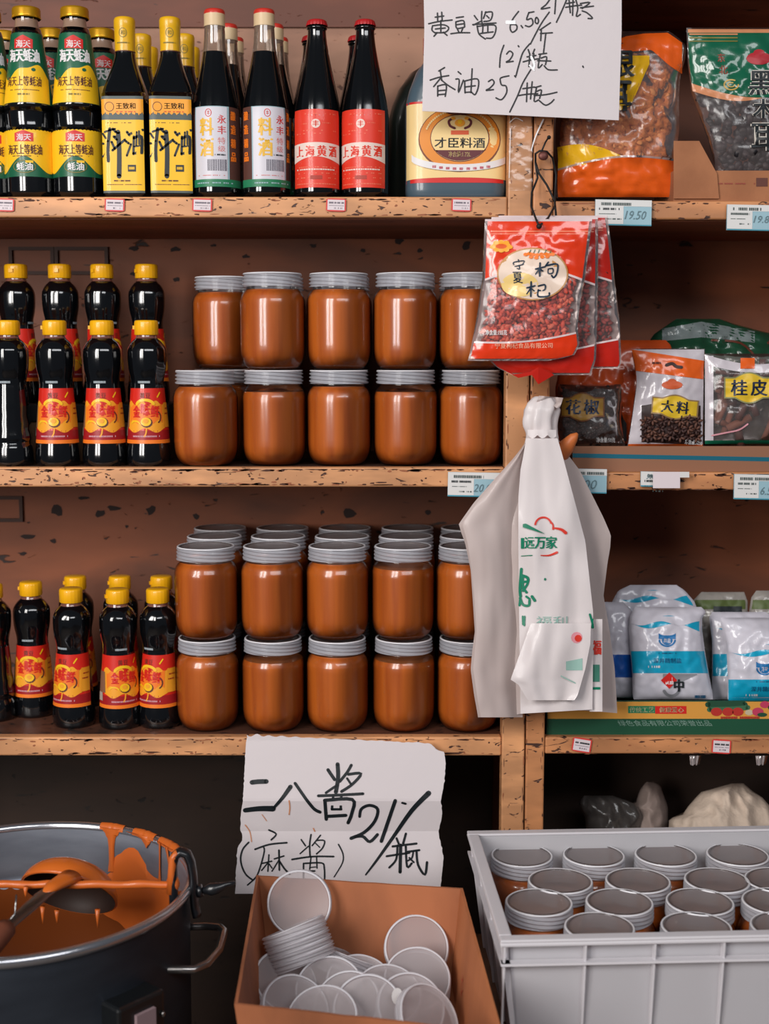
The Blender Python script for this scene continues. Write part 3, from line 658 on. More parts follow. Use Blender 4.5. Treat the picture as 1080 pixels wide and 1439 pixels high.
# ---- cooking wine jugs
def mk_jug(lc):
    t = thing('cooking_wine_jug', 'x', 'jug'); b = MB(); JB = M('blue_grey_plastic', (74, 92, 104), 0.3, coat=0.4) if lc else M('dark_green_plastic', (44, 50, 44), 0.3, coat=0.3)
    hw = 0.0765; asp = 0.60
    pp = [(0, 0.001), (hw * .93, 0), (hw * .98, 0.006), (hw, 0.014), (hw, 0.135), (hw * .985, 0.146), (hw * .93, 0.162), (hw * .80, 0.188), (hw * .55, 0.215), (hw * .30, 0.228), (0.019, 0.232), (0.018, 0.25), (0, 0.25)]
    def shp(a, z):
        f = min(1, max(0, (0.225 - z) / 0.06)); n = 2 + 2.2 * f; c, s_ = abs(math.cos(a)), abs(math.sin(a)); k = 1 / (c ** n + s_ ** n) ** (1 / n); ay = asp + (1 - asp) * (1 - f); return (k, k * ay)
    b.lathe(pp, JB, 64, shape=shp); b.build('jug_body', t)
    b = MB(); b.lathe([(0.021, 0.246), (0.021, 0.270), (0.018, 0.273), (0, 0.273)], M('red_jug_cap', (180, 40, 34), 0.4), 30); b.build('cap', t)
    b = MB(); b.tube([(0.03, 0, 0.222), (0.055, 0, 0.24), (0.07, 0, 0.225), (0.072, 0, 0.195), (0.066, 0, 0.175)], 0.008, JB, 10); b.build('handle', t)
    if lc:
        K = 1.0 / (FPX / 2.0)
        def mp(x, y, off):
            z = (277 - y) * K; X = x * K / hw; n = 4.2; X = max(-0.985, min(0.985, X)); yy = (1 - abs(X) ** n) ** (1 / n); return Vector((X * hw * (1 + off), -(hw * asp * yy) - off - 0.0002, z))
        d = D(b := MB(), mp); CR = M('cream_label', (238, 206, 142), 0.4, coat=0.2); OR2 = M('seal_orange', (226, 138, 44), 0.42); MR = M('maroon_print', (96, 34, 40), 0.45)
        d.band(-69, 69, 148, 256, REDP, 1, 60, 2); d.band(-69, 69, 151, lambda x: 249 + 2.5 * (x / 69) ** 2 - 0, CR, 2, 60, 3)
        cx, cy = 3, 197
        d.ellipse(cx, cy + 1, 56, 44, M('seal_brown', (120, 66, 40), 0.45), 3, 40, 3); d.ellipse(cx, cy, 54.5, 42, OR2, 4, 40, 3)
        d.ellipse(cx, cy, 40, 31.5, MR, 5, 36, 3); d.ellipse(cx, cy, 39, 30.5, CR, 6, 36, 3)
        d.band(cx - 35, cx + 35, 213, lambda x: cy + 30 * math.sqrt(max(0, 1 - ((x - cx) / 39) ** 2)), MR, 7, 24, 2)
        d.text('净含量:1.72L', cx - 15, 214.5, cx + 15, 222, CR, 8, 0.01)
        d.text('才臣料酒', cx - 34, 196.5, cx + 34, 210, INK, 8, 0.02)
        d.band(-62, 66, lambda x: 221 + 14 * math.sqrt(max(0, 1 - ((x - cx) / 66) ** 2)) * 1.2 - 6, lambda x: 229 + 14 * math.sqrt(max(0, 1 - ((x - cx) / 66) ** 2)) * 1.2 - 5, WHT, 9, 40, 2)
        for i in range(9):
            x = -34 + i * 9.2; y = 228 + 14 * math.sqrt(max(0, 1 - ((x - cx) / 66) ** 2)) * 1.2 - 7; d.dashes(x, x + 5, y, 3.4, M('pink_print', (200, 96, 110), 0.5), 10, i + 50, 0.95)
        d.band(cx - 22, cx + 22, 155, lambda x: 166 - 0.35 * max(0, abs(x - cx) - 12), MR, 9, 12, 1); d.band(cx - 20, cx + 20, 154, lambda x: 164.5 - 0.35 * max(0, abs(x - cx) - 11), M('crest_pink', (214, 170, 160), 0.45), 10, 12, 1)
        d.text('老字号', cx - 12, 156, cx + 12, 163, INK, 11, 0.03)
        # crest: two figures flanking a flame
        d.ellipse(cx, 177, 7, 5, AMB, 8, 14, 1); d.ellipse(cx, 175.5, 3, 3, YEL, 9, 10, 1)
        for s_ in (-1, 1): d.stroke([(cx + s_ * 7, 184), (cx + s_ * 13, 181), (cx + s_ * 15, 175), (cx + s_ * 10, 171)], 3.2, MR, 8); d.ellipse(cx + s_ * 9, 171, 3, 2.2, AMB, 9, 8, 1)
        d.band(cx - 12, cx + 12, 187, 192.5, M('crest_text', (216, 90, 50), 0.5), 8, 4, 1)
        for s_, a0, a1 in ((1, 200, 250), (1, 290, 340)):
            for k in range(12): 
                a = math.radians(a0 + (a1 - a0) * k / 12); d.ellipse(cx + 47.5 * math.cos(a), cy + 37 * math.sin(a), 1.4, 1.6, CR, 6, 6, 1)
        b.build('label', t, label='cream label with an orange oval seal')
    return t
p = mk_jug(True); place(p, False, 640, 0.062, zt, 0.0, 'blue-grey plastic jug of cooking wine with cream label under the upper paper sign', None); del p['group']
p = mk_jug(False); place(p, False, 612, 0.19, zt, 0.0, 'dark plastic jug behind the blue-grey one on the top shelf', None); del p['group']

# ---- soy bottles: middle shelf front row, back row on a tray, bottom shelf
g1 = 'soy sauce bottles on the middle shelf'; g2 = 'soy sauce bottles on the bottom shelf'
zb = P(540, 566, 0.16).z
soy = series(mk_soy, [(80, 0.045, zm, 0.03, 'front soy sauce bottle with red label, second from the left edge on the middle shelf'),
    (146, 0.045, zm, 0.05, 'front soy sauce bottle with red label, third from the left edge on the middle shelf'),
    (208, 0.045, zm, 0.02, 'front soy sauce bottle with red label, next to the sesame jars on the middle shelf'),
    (26, 0.16, zb, 1.4, 'raised rear soy sauce bottle nearest the left edge, middle shelf'), (87, 0.16, zb, 1.5, 'raised rear soy sauce bottle second from the left edge, middle shelf'),
    (146, 0.16, zb, 0.9, 'raised rear soy sauce bottle third from the left edge, middle shelf'), (208, 0.16, zb, 0.7, 'raised rear soy sauce bottle nearest the jars, middle shelf')], g1)
place(soy, True, 47, 0.135, zl, 0.0, 'soy sauce bottle standing furthest back and left in the shade of the bottom shelf', g2)
for px, y, rz, lab in ((103, 0.075, -0.42, 'front soy sauce bottle, left one of three on the bottom shelf'), (168, 0.068, 0.42, 'front soy sauce bottle, middle one of three on the bottom shelf'), (224, 0.072, -0.5, 'front soy sauce bottle, right one of three touching the jars on the bottom shelf'),
                       (109, 0.19, 0.3, 'rear soy sauce bottle behind the left front one on the bottom shelf'), (171, 0.19, 0.3, 'rear soy sauce bottle behind the middle front one on the bottom shelf'), (229, 0.19, 0.4, 'rear soy sauce bottle behind the right front one on the bottom shelf')):
    place(soy, True, px, y, zl, rz, lab, g2)
s2 = mk_soy(False); place(s2, False, 15, 0.045, zm, 0.0, 'ribbed soy sauce bottle without visible label at the left edge of the middle shelf', g1)
place(s2, True, -8, 0.11, zl, 0.0, 'dark unlabelled soy sauce bottle cut off by the left edge of the bottom shelf', g2)
# tray under the raised row and the carton it stands on
def cx_(px, py, Y): return P(px, py, Y).x
b = MB(); b.box((cx_(-60, 560, .12), 0.10, zb - 0.028), (cx_(240, 560, .12), 0.225, zb), M('black_tray', (20, 20, 22), 0.5)); o = bevel(b.build('bottle_tray')); tag(o, 'black shallow tray under the raised rear soy sauce bottles', 'tray')
b = MB(); b.box((cx_(-60, 560, .12), 0.105, zm), (cx_(236, 560, .12), 0.225, zb - 0.028), M('brown_carton', (128, 92, 64), 0.7)); o = bevel(b.build('brown_carton')); tag(o, 'plain brown carton below the black tray on the middle shelf', 'box')

D.dense = 0
# ================================================================== flat things located by the plane they hang on
MARK = M('black_marker', (22, 30, 34), 0.45); PEN = M('thin_black_marker', (24, 24, 28), 0.5)
PAPER = M('white_paper', (226, 217, 219), 0.75, bump=0.15, bscale=40, translucent=0.15)
def affine(ox, oy, k): return lambda pts: [(ox + a / k, oy + c / k) for a, c in pts]
def planemap(o, Yf): 
    def mp(x, y, off): 
        q = P(x, y, Yf(x, y)); return Vector((q.x, q.y - off, q.z)) - o.location
    return mp
def sheet(o, rows, Yf, m, nu=24, thick=0.0012, name='sheet', mb=None):
    """rows: (py, xleft, xright) ; a sheet with a back face"""
    b = mb or MB(); mp = planemap(o, Yf)
    xl = [(r[0], r[1]) for r in rows]; xr = [(r[0], r[2]) for r in rows]; n = len(rows) - 1
    for off in (0.0, -thick):
        def fn(u, v):
            y = rows[int(round(v * n))][0]; a, c = interp(xl, y), interp(xr, y)
            yy = rows[int(round(v * n))][3](u) if len(rows[int(round(v * n))]) > 3 else y
            return mp(a + (c - a) * u, yy, off)
        b.grid(fn, nu, n, m, smooth=False)
    return b
# ---- upper sign
Yu = -0.034
t = thing('price_sign', 'large white paper price sign with thin black handwriting hanging over the jug at the top', 'sign', P(732, -60, Yu))
rows = [(-62, 594, 873, lambda u: -62), (40, 596, 873, lambda u: 40 + 2 * u), (100, 594.5, 871, lambda u: 100 + 4 * u), (157, 593, 869, lambda u: 156 + 13 * u)]
Yf = lambda x, y: Yu + 0.004 * math.sin((x - 590) / 280 * math.pi) * -1
b = sheet(t, rows, Yf, PAPER); b.build('paper', t)
b = MB(); d = D(b, planemap(t, Yf)); A = affine(590, 0, 5.684); B = affine(700, 0, 6.0)
def ST(pts, w=2.1, m=PEN, tr=A, sm=True): d.stroke(tr(pts), w, m, 2, smooth=sm)
for q in ([(138,105),(140,165)],[(172,98),(176,168)],[(68,190),(150,172),(255,160)],[(120,138),(188,128)],[(100,205),(94,240),(118,263)],[(108,205),(185,198),(228,222),(200,258),(120,262)],[(165,165),(165,252)],[(122,232),(200,224)],[(135,262),(110,290)],[(185,258),(215,283)],
          [(288,142),(345,134)],[(285,175),(292,226),(350,218)],[(285,175),(345,165),(355,215)],[(290,198),(345,190)],[(298,235),(312,262)],[(340,228),(325,262)],[(245,270),(310,262),(395,262)],
          [(432,125),(458,160)],[(492,92),(490,150),(497,205)],[(425,200),(490,168)],[(524,95),(505,148)],[(520,100),(575,98),(562,160),(508,172)],[(530,125),(550,145)],[(420,197),(510,190),(605,184)],[(455,208),(470,272),(520,312)],[(455,212),(590,200),(602,250),(575,302),(530,305)],[(502,195),(498,262)],[(540,195),(540,255)],[(480,268),(582,255)],
          [(785,92),(735,160),(718,220),(735,258),(770,235),(768,200),(728,196)],[(806,205),(818,222)],[(868,100),(850,158),(888,148),(900,188),(872,213),(840,205)],[(868,102),(908,94)],[(922,145),(918,175),(935,190),(945,165),(932,140),(922,145)],
          [(1030,98),(960,200),(880,352)],[(1040,182),(955,240)],[(967,240),(962,325)],[(960,268),(1055,262)],[(1003,265),(985,420)],
          [(668,362),(642,440),(634,538)],[(690,432),(715,408),(740,432),(715,478),(685,497),(742,490)],[(783,366),(788,374)],[(875,350),(820,420),(788,520),(765,605)],
          [(195,540),(148,568)],[(160,562),(172,640)],[(80,640),(150,618),(228,604)],[(165,622),(108,692)],[(170,640),(220,680),(278,716)],[(140,690),(140,768)],[(140,688),(207,680),(200,770)],[(145,725),(200,720)],[(140,757),(200,752)],
          [(303,573),(325,592)],[(285,632),(312,640),(305,740),(345,640)],[(355,648),(358,742)],[(355,648),(455,630),(465,690),(440,755),(415,742)],[(415,550),(405,740)],[(360,695),(440,685)],[(360,738),(410,735)],
          [(545,652),(575,636),(590,665),(555,705),(525,722),(585,716)],[(708,606),(645,622),(640,650),(652,680),(685,688),(690,740),(650,796),(605,782)],[(754,606),(762,616)]): ST(q)
for q in ([(250,418),(262,452)],[(304,416),(288,455)],[(208,522),(262,508),(335,496)],[(240,480),(315,468)],[(264,455),(256,562)],[(298,452),(292,562)],[(340,458),(405,450)],[(352,460),(334,572),(368,545)],[(360,490),(405,480),(396,545)],[(330,512),(440,515)],[(385,555),(420,588),(495,590)],
          [(272,588),(205,700),(160,810),(95,945)],[(242,700),(236,858)],[(284,690),(270,835)],[(205,748),(304,734)],[(170,806),(240,795),(330,790)],[(308,738),(358,724)],[(320,742),(300,852),(338,842)],[(320,772),(362,760),(346,830)],[(345,850),(395,887),(440,868),(467,840)],[(300,806),(400,798),(492,778)],
          [(432,-4),(400,40),(358,76),(432,64)],[(482,0),(474,116)],[(575,-4),(530,100),(488,188)],[(566,62),(640,50),(700,44)],[(594,0),(605,108)],[(628,-4),(624,130)],[(575,30),(640,18)],[(652,0),(668,70),(656,138),(690,122)],[(690,30),(770,22),(705,72)],[(690,66),(800,52)],[(705,92),(748,110),(792,154),(755,156)],[(710,558),(715,568)]): ST(q, tr=B)
b.build('handwriting', t)
b = MB(); d = D(b, planemap(t, lambda x, y: Yf(x, y) if y < 160 else -0.008)); TP = film('clear_tape', (250, 250, 250), 0.2, 0.03, 0.9, bump=0.3, bscale=45)
CL = M('torn_tape_scrap', (236, 234, 236), 0.3, coat=0.6); d.band(710, 724, 29, 34, CL, 3, 3, 1); d.stroke([(746, 80), (750, 90), (749, 97)], 3.2, CL, 3); d.stroke([(744, 92), (750, 99)], 2.4, CL, 3)
b.build('tape_scrap', t)
o = thing('tape_strip', 'shiny clear plastic tape stuck on the front of the left post under the upper sign', 'tape', P(730, 160, -0.0055))
b = MB(); d = D(b, planemap(o, lambda x, y: -0.0062 - 0.0012 * (0.5 + noise.noise(Vector((x / 9, y / 9, 3)))))); d.band(714.5, 748, 160, 268, TP, 1, 10, 36); b.build('tape', o)
b = MB(); d = D(b, planemap(o, lambda x, y: -0.0075)); d.stroke([(763, 168), (752, 192), (746, 212)], (2.2, 1.2), CL, 1); d.stroke([(717, 180), (715, 250)], 0.8, CL, 1); d.stroke([(716, 172), (724, 166), (734, 170)], 1.2, CL, 1); b.build('tape_crease', o)

# ---- lower sign
Yl = lambda x, y: (-0.016 if y < 1060 else -0.016) - 0.020 * min(1, max(0, (y - 1040) / 84.0)) * 1 + (0.010 * max(0, min(1, (y - 1126) / 42.0))) - (0.012 * max(0, (y - 1168) / 90.0))
t = thing('price_sign', 'torn folded white paper sign with bold black handwriting, hanging behind the cardboard box', 'sign', P(480, 1040, -0.02))
rr2 = random.Random(8)
LX = [(1031, 347), (1050, 345), (1080, 343.5), (1110, 342), (1126, 341), (1145, 338), (1160, 338), (1166, 337), (1172, 340), (1180, 341), (1190, 334), (1200, 332.5), (1210, 333), (1225, 331), (1245, 331), (1256, 330)]
RX = [(1031, 612), (1048, 618), (1056, 624), (1075, 626), (1098, 624), (1110, 622), (1126, 619), (1140, 621), (1152, 620), (1162, 617), (1172, 616), (1185, 619), (1205, 623), (1225, 621), (1245, 619), (1256, 618)]
ys = sorted(set([1031 + 3.5 * i for i in range(65)] + [1126, 1168, 1256])); ys = [y for y in ys if y <= 1258]
def topedge(u): return 1033 + 12 * u + (1.6 * noise.noise(Vector((u * 26, 0, 0))) + 1.5 * max(0, 1 - u * 2.2) * math.sin(u * 90)) + (8 * ((u - 0.955) / 0.045) ** 2 if u > 0.955 else 0)
rows = []
for y in ys:
    f = max(0, 1 - (y - 1031) / 26.0)
    rows.append((y, interp(LX, y) + 1.3 * noise.noise(Vector((y / 4, 1, 0))), interp(RX, y) + 1.2 * noise.noise(Vector((y / 5, 7, 0))), (lambda u, y=y, f=f: y + (topedge(u) - 1031) * f)))
b = sheet(t, rows, Yl, PAPER, nu=90); b.build('paper', t)
b = MB(); d = D(b, planemap(t, Yl), 0.0004); A = affine(325, 1060, 6.171); B = affine(430, 1050, 5.4)
def S3(p, w, tr, sm=True): d.stroke(tr(p), w * 1.28 if not isinstance(w, tuple) else (w[0] * 1.25, w[1] * 1.25), MARK, 2, smooth=sm)
for q, w in (([(178,242),(230,236),(302,234)],5.2),([(118,484),(240,470),(360,470)],(5,6.5)),([(512,280),(440,380),(368,462)],(5,3)),([(552,250),(600,320),(660,405),(720,475),(768,500)],(3.4,3.6)),
             ([(150,762),(100,820),(80,900),(95,980),(130,1045),(182,1086)],1.9),([(325,655),(388,690),(345,740)],1.9),([(205,822),(330,780),(480,765)],2.0),([(278,800),(285,840),(255,960),(215,1060),(140,1132)],1.7),
             ([(262,945),(350,925)],1.6),([(325,870),(316,1012)],1.6),([(315,940),(262,1005)],1.5),([(328,950),(352,985)],1.5),([(372,905),(455,880)],1.7),([(412,830),(416,1002)],2),([(410,918),(352,1012)],1.5),([(420,930),(460,990),(505,1038)],2),
             ([(605,738),(642,792)],1.7),([(690,695),(678,780),(682,885)],1.8),([(668,795),(595,860)],1.5),([(772,700),(700,790)],1.6),([(738,745),(806,748),(790,810),(738,862)],1.7),([(724,765),(765,805)],1.3),([(525,910),(700,885),(886,885)],2),
             ([(625,948),(625,1075)],1.8),([(625,945),(780,940),(805,985),(808,1085)],1.8),([(690,888),(678,995)],1.5),([(738,888),(742,985)],1.5),([(660,1010),(722,1010)],1.8),([(680,980),(730,975)],1.3),([(928,780),(966,860),(962,940),(890,1062)],(1.7,1.3))): S3(q, w, A)
for q, w in (([(165,170),(195,215),(216,245)],3.6),([(238,128),(242,230),(225,340)],4.4),([(240,285),(200,310),(150,345)],2.8),([(342,135),(310,190),(255,258)],3.2),([(320,205),(415,200),(350,280),(268,335)],3.2),([(310,235),(340,280)],2.4),([(92,368),(250,362),(430,352)],3.2),
             ([(142,402),(152,545)],3.8),([(140,402),(350,396),(346,500),(318,572)],3.8),([(205,372),(195,470)],2.8),([(266,372),(262,470)],2.8),([(195,470),(266,470)],2.6),([(152,524),(300,516)],3.6),
             ([(405,525),(418,468),(480,440),(542,470),(520,560),(440,645),(340,690)],(3.2,3.8)),([(372,678),(430,676),(482,716),(540,662)],3.4),([(675,405),(622,560),(570,712)],4.0),([(728,421),(754,428)],2.4),([(928,348),(800,480),(660,680),(540,850),(452,966)],(6,1.8)),
             ([(685,690),(702,732)],2.4),([(756,655),(735,730)],2.6),([(655,752),(750,740),(836,730)],2.5),([(610,826),(700,812),(782,800)],2.4),([(692,745),(682,850),(630,912)],2.4),([(716,742),(712,946)],3.6),([(755,752),(765,905),(800,880)],2.4),([(770,792),(858,780)],2.4),([(812,790),(802,838),(770,860)],2),([(836,785),(848,890),(900,966),(916,872)],(2.6,2.8)),([(782,838),(816,872)],2)): S3(q, w, B)
b.build('handwriting', t)
b = MB(); d = D(b, planemap(t, Yl), 0.0004); SM = M('orange_smudge', (206, 138, 96), 0.6)
for q, w in (([(500,400),(506,460),(500,520)],1.6),([(265,520),(305,575)],0.9),([(120,610),(160,670),(175,755)],1.3),([(710,640),(722,665)],1.6)): d.stroke(A(q), w, SM, 3)
b.build('sauce_smudge', t, kind='stuff')

# ================================================================== price tags
PINK = M('tag_red_frame', (214, 62, 56), 0.5); TW = M('tag_white', (220, 206, 210), 0.5); TB = M('tag_pale_blue', (150, 184, 196), 0.4, coat=0.3); TBB = M('tag_blue_edge', (60, 140, 160), 0.4); TG = M('tag_cream', (216, 214, 212), 0.45)
def small_tag(px, py, w, h, seed, lab, z=None, rot=0.0, dark=False):
    o = thing('price_sticker', lab, 'price tag', P(px, py, -0.0025)); b = MB(); mp0 = planemap(o, lambda x, y: -0.0032)
    c_, s_ = math.cos(rot), math.sin(rot)
    mp = lambda x, y, off: mp0(px + (x - px) * c_ - (y - py) * s_, py + (x - px) * s_ + (y - py) * c_, off)
    d = D(b, mp, 0.0004)
    d.band(px - w / 2, px + w / 2, lambda x: py - h / 2 + 1.6 * (abs(x - px) / (w / 2)) ** 6, lambda x: py + h / 2 - 1.6 * (abs(x - px) / (w / 2)) ** 6, PINK, 1, 14, 1)
    d.band(px - w / 2 + 2, px + w / 2 - 2, py - h / 2 + 2, py + h / 2 - 2, TW, 2, 2, 1)
    d.dashes(px - w / 2 + 4, px + w / 2 - 3, py - 3, 2.4, INK if dark else M('tag_grey', (120, 110, 120), 0.5), 3, seed, 0.85); d.dashes(px - w / 2 + 4, px + w / 2 - 3, py + 1, 0.7, M('tag_grey', (120, 110, 120), 0.5), 3, seed + 1, 0.95); d.dashes(px - 3, px + w / 2 - 5, py + 4.5, 2, M('tag_grey'), 3, seed + 2, 0.4)
    b.build('sticker', o)
for i, (px, lab) in enumerate(((6, 'below the oyster sauce bottles at the left edge'), (161, 'below the first square yellow-labelled bottle'), (284, 'below the left white-labelled bottle'), (472, 'below the left red-labelled bottle'), (648, 'below the blue-grey jug'))):
    small_tag(px, 288, 28, 18.5, 10 * i + 1, 'red-framed price sticker, top shelf edge, ' + lab, rot=0.03)
small_tag(817, 1047, 27, 20, 77, 'red-framed price sticker on the bottom right shelf edge, nearer the plastic bags', rot=0.16, dark=True)
small_tag(1013, 1049, 27, 20, 87, 'small red-framed price sticker on the bottom right shelf edge, nearer the right side', rot=0.06, dark=True)
def plate(x0, y0, x1, y1, price, lab, ds=0, blue=0.5, Y=-0.007, rot=0.02, px0=None):
    o = thing('price_plate', lab, 'price tag', P((x0 + x1) / 2, (y0 + y1) / 2, Y)); b = MB(); cx, cy = (x0 + x1) / 2, (y0 + y1) / 2
    mp0 = planemap(o, lambda x, y: Y - 0.05 * (y - y0) / FPX); c_, s_ = math.cos(rot), math.sin(rot)
    mp = lambda x, y, off: mp0(cx + (x - cx) * c_ - (y - cy) * s_, cy + (x - cx) * s_ + (y - cy) * c_, off)
    b.hexa([mp(x0, y1, -0.002), mp(x1, y1, -0.002), mp(x1, y1, -0.0035), mp(x0, y1, -0.0035), mp(x0, y0, -0.002), mp(x1, y0, -0.002), mp(x1, y0, -0.0035), mp(x0, y0, -0.0035)], TB)
    d = D(b, mp, 0.0004); xs = x0 + (x1 - x0) * blue
    d.band(x0, x1, y0, y1, TB, 1, 2, 1); d.band(x0, x1, y0, y0 + 9, TG, 2, 2, 1); d.band(x0, xs, y0 + 9, y1 - 2, TG, 2, 2, 1); d.band(x0, x1, y1 - 1.6, y1, TBB, 3, 2, 1)
    d.dashes(x0 + 8, x0 + 50 if x1 - x0 > 60 else x1 - 4, y0 + 6, 4, GREY, 3, ds + 1, 0.9); d.dashes(x0 + 5, xs - 4, y0 + 13, 3, INK if ds % 2 else GREY, 3, ds + 2, 0.85); d.dashes(x0 + 5, xs - 10, y0 + 20, 1, GREY, 3, ds + 3, 0.9); d.dashes(x0 + 16, xs - 3, y0 + 27, 2, GREY, 3, ds + 4, 0.5)
    if price:
        pa = px0 or (xs + 3, y0 + 15, x1 - 8, y0 + 27); d.text(price, *pa, M('tag_digits', (96, 122, 130), 0.5), 4, 0.0, slant=0.25)
    b.build('plate', o)
plate(836, 281, 915, 317, '19.50', 'pale blue price plate reading 19.50 on the upper right shelf edge', 3)
plate(1021, 288, 1092, 324, '19.80', 'pale blue price plate reading 19.80 cut off by the right frame edge', 4, px0=(1059, 303, 1087, 313))
plate(629, 664, 702, 698, '20.00', 'pale blue price plate reading 20 left of the hanging bags on the middle shelf edge', 5, px0=(666, 680, 696, 691))
plate(800, 659, 852, 693, '00', 'pale blue price plate half covered by the hanging plastic bags', 6, blue=0.3, px0=(820, 674, 838, 687))
plate(900, 663, 940, 684, '500', 'narrow price plate patched with white paper on the middle right shelf edge', 7, blue=0.9, px0=(908, 666, 919, 673))
plate(1031, 667, 1100, 702, '6.50', 'cropped pale blue price plate below the cinnamon bag', 8, px0=(1068, 684, 1090, 695))
o = thing('paper_patch', 'blank white paper patch stuck on the middle right shelf edge', 'paper', P(937, 675, -0.0165)); b = MB(); d = D(b, planemap(o, lambda x, y: -0.0168)); d.band(917, 955, 663, 686, TW, 1, 4, 2); d.band(955, 968, 663, 671, TG, 1, 2, 1); b.build('patch', o)

# ================================================================== bags of dry goods
def bagmap(o, rows, Y, bulge, wr=0.0, seed=0.0, lean=0.0, pw=0.55):
    xl = [(r[0], r[1]) for r in rows]; xr = [(r[0], r[2]) for r in rows]; y0, y1 = rows[0][0], rows[-1][0]
    def mp(x, y, off):
        a, c = interp(xl, y), interp(xr, y); u = min(1, max(0, (x - a) / (c - a))); v = min(1, max(0, (y - y0) / (y1 - y0)))
        s_ = (max(0, 4 * u * (1 - u)) ** pw) * (max(0, 4 * v * (1 - v)) ** (pw * 0.9))
        n_ = noise.noise(Vector((x / 22, y / 22, seed))) + 0.5 * noise.noise(Vector((x / 9, y / 9, seed + 5)))
        yy = Y + lean * (1 - v) - bulge * s_ - wr * n_ * (0.3 + s_) - off
        q = P(x, y, yy); return q - o.location
    return mp, xl, xr
def bag_shell(o, rows, mp, xl, xr, m, nu=44, nv=48, name='film', back=None, mpb=None, parent=None):
    b = MB(); y0, y1 = rows[0][0], rows[-1][0]
    def fn(u, v): y = y0 + (y1 - y0) * v; a, c = interp(xl, y), interp(xr, y); return mp(a + (c - a) * u, y, 0)
    b.grid(fn, nu, nv, m)
    if mpb:
        def fb(u, v): y = y0 + (y1 - y0) * v; a, c = interp(xl, y), interp(xr, y); return mpb(a + (c - a) * u, y, 0)
        b.grid(fb, nu // 2, nv // 2, back or m)
    return b.build(name, parent or o)
def granules(o, mp, inside, box_, step, ax, m, name, seed=1, depth=0.0045, flat=False, mats=None, nu=6, nv=4):
    b = MB(); r = random.Random(seed); x0, y0, x1, y1 = box_; y = y0
    while y < y1:
        x = x0
        while x < x1:
            xx = x + r.uniform(-.5, .5) * step[0]; yy = y + r.uniform(-.5, .5) * step[1]
            if inside(xx, yy):
                k = r.uniform(0.75, 1.25); T = Matrix.Rotation(r.uniform(-1.5, 1.5), 3, 'Y') @ Matrix.Rotation(r.uniform(-.6, .6), 3, 'Z') @ Matrix.Rotation(r.uniform(-.6, .6), 3, 'X')
                b.blob(mp(xx, yy, -depth - r.uniform(0, 0.003)), (ax[0] * k, ax[1] * k, ax[2] * k), (r.choice(mats) if mats else m), T, nu, nv)
            x += step[0]
        y += step[1]
    return b.build(name, o, kind='stuff')
def within(rows, y0, y1, pad=6):
    xl = [(r[0], r[1]) for r in rows]; xr = [(r[0], r[2]) for r in rows]
    return lambda x, y: (y0(x) if callable(y0) else y0) < y < (y1(x) if callable(y1) else y1) and interp(xl, y) + pad < x < interp(xr, y) - pad
def rows_of(*r): return list(r)
def clampx(rows, d, y0f, y1f, m, layer, pad=1.5, n=28, r=6):
    """a print band running the width of the bag between two curves"""
    xl = [(q[0], q[1]) for q in rows]; xr = [(q[0], q[2]) for q in rows]
    def fn(u, v):
        xm = (rows[0][1] + (rows[0][2] - rows[0][1]) * u)
        y = None
        ya = y0f(u) if callable(y0f) else y0f; yb = y1f(u) if callable(y1f) else y1f; y = ya + (yb - ya) * v
        a, c = interp(xl, y) + pad, interp(xr, y) - pad; return d.mp(a + (c - a) * u, y, d.step * layer)
    if d.dense: r = max(1, int(abs((y1f(.5) if callable(y1f) else y1f) - (y0f(.5) if callable(y0f) else y0f)) / d.dense) + 1); n = 44
    d.mb.grid(fn, n, r, m)
CLEAR = film('clear_bag_film', (246, 240, 238), 0.2, 0.02, 0.8, bump=0.35, bscale=26, haze=0.08, hrgb=(214, 200, 200))
MILKY = film('milky_bag_edge', (236, 226, 226), 0.2, 0.08, 1.3, bump=0.4, bscale=50, haze=0.45, hrgb=(214, 196, 194))
GR = M('goji_red', (214, 78, 56), 0.6); GR2 = M('goji_dark_red', (150, 44, 38), 0.6); GR3 = M('goji_pink_red', (226, 112, 86), 0.6)
BAGRED = M('glossy_bag_red', (226, 58, 22), 0.25, coat=0.8, bump=0.25, bscale=25); BAGDR = M('glossy_bag_shaded_red', (190, 34, 22), 0.25, coat=0.8, bump=0.3, bscale=25)  # second red has the rear bags' shade put into its colour
G = 'goji berry bags hanging from the black cord'
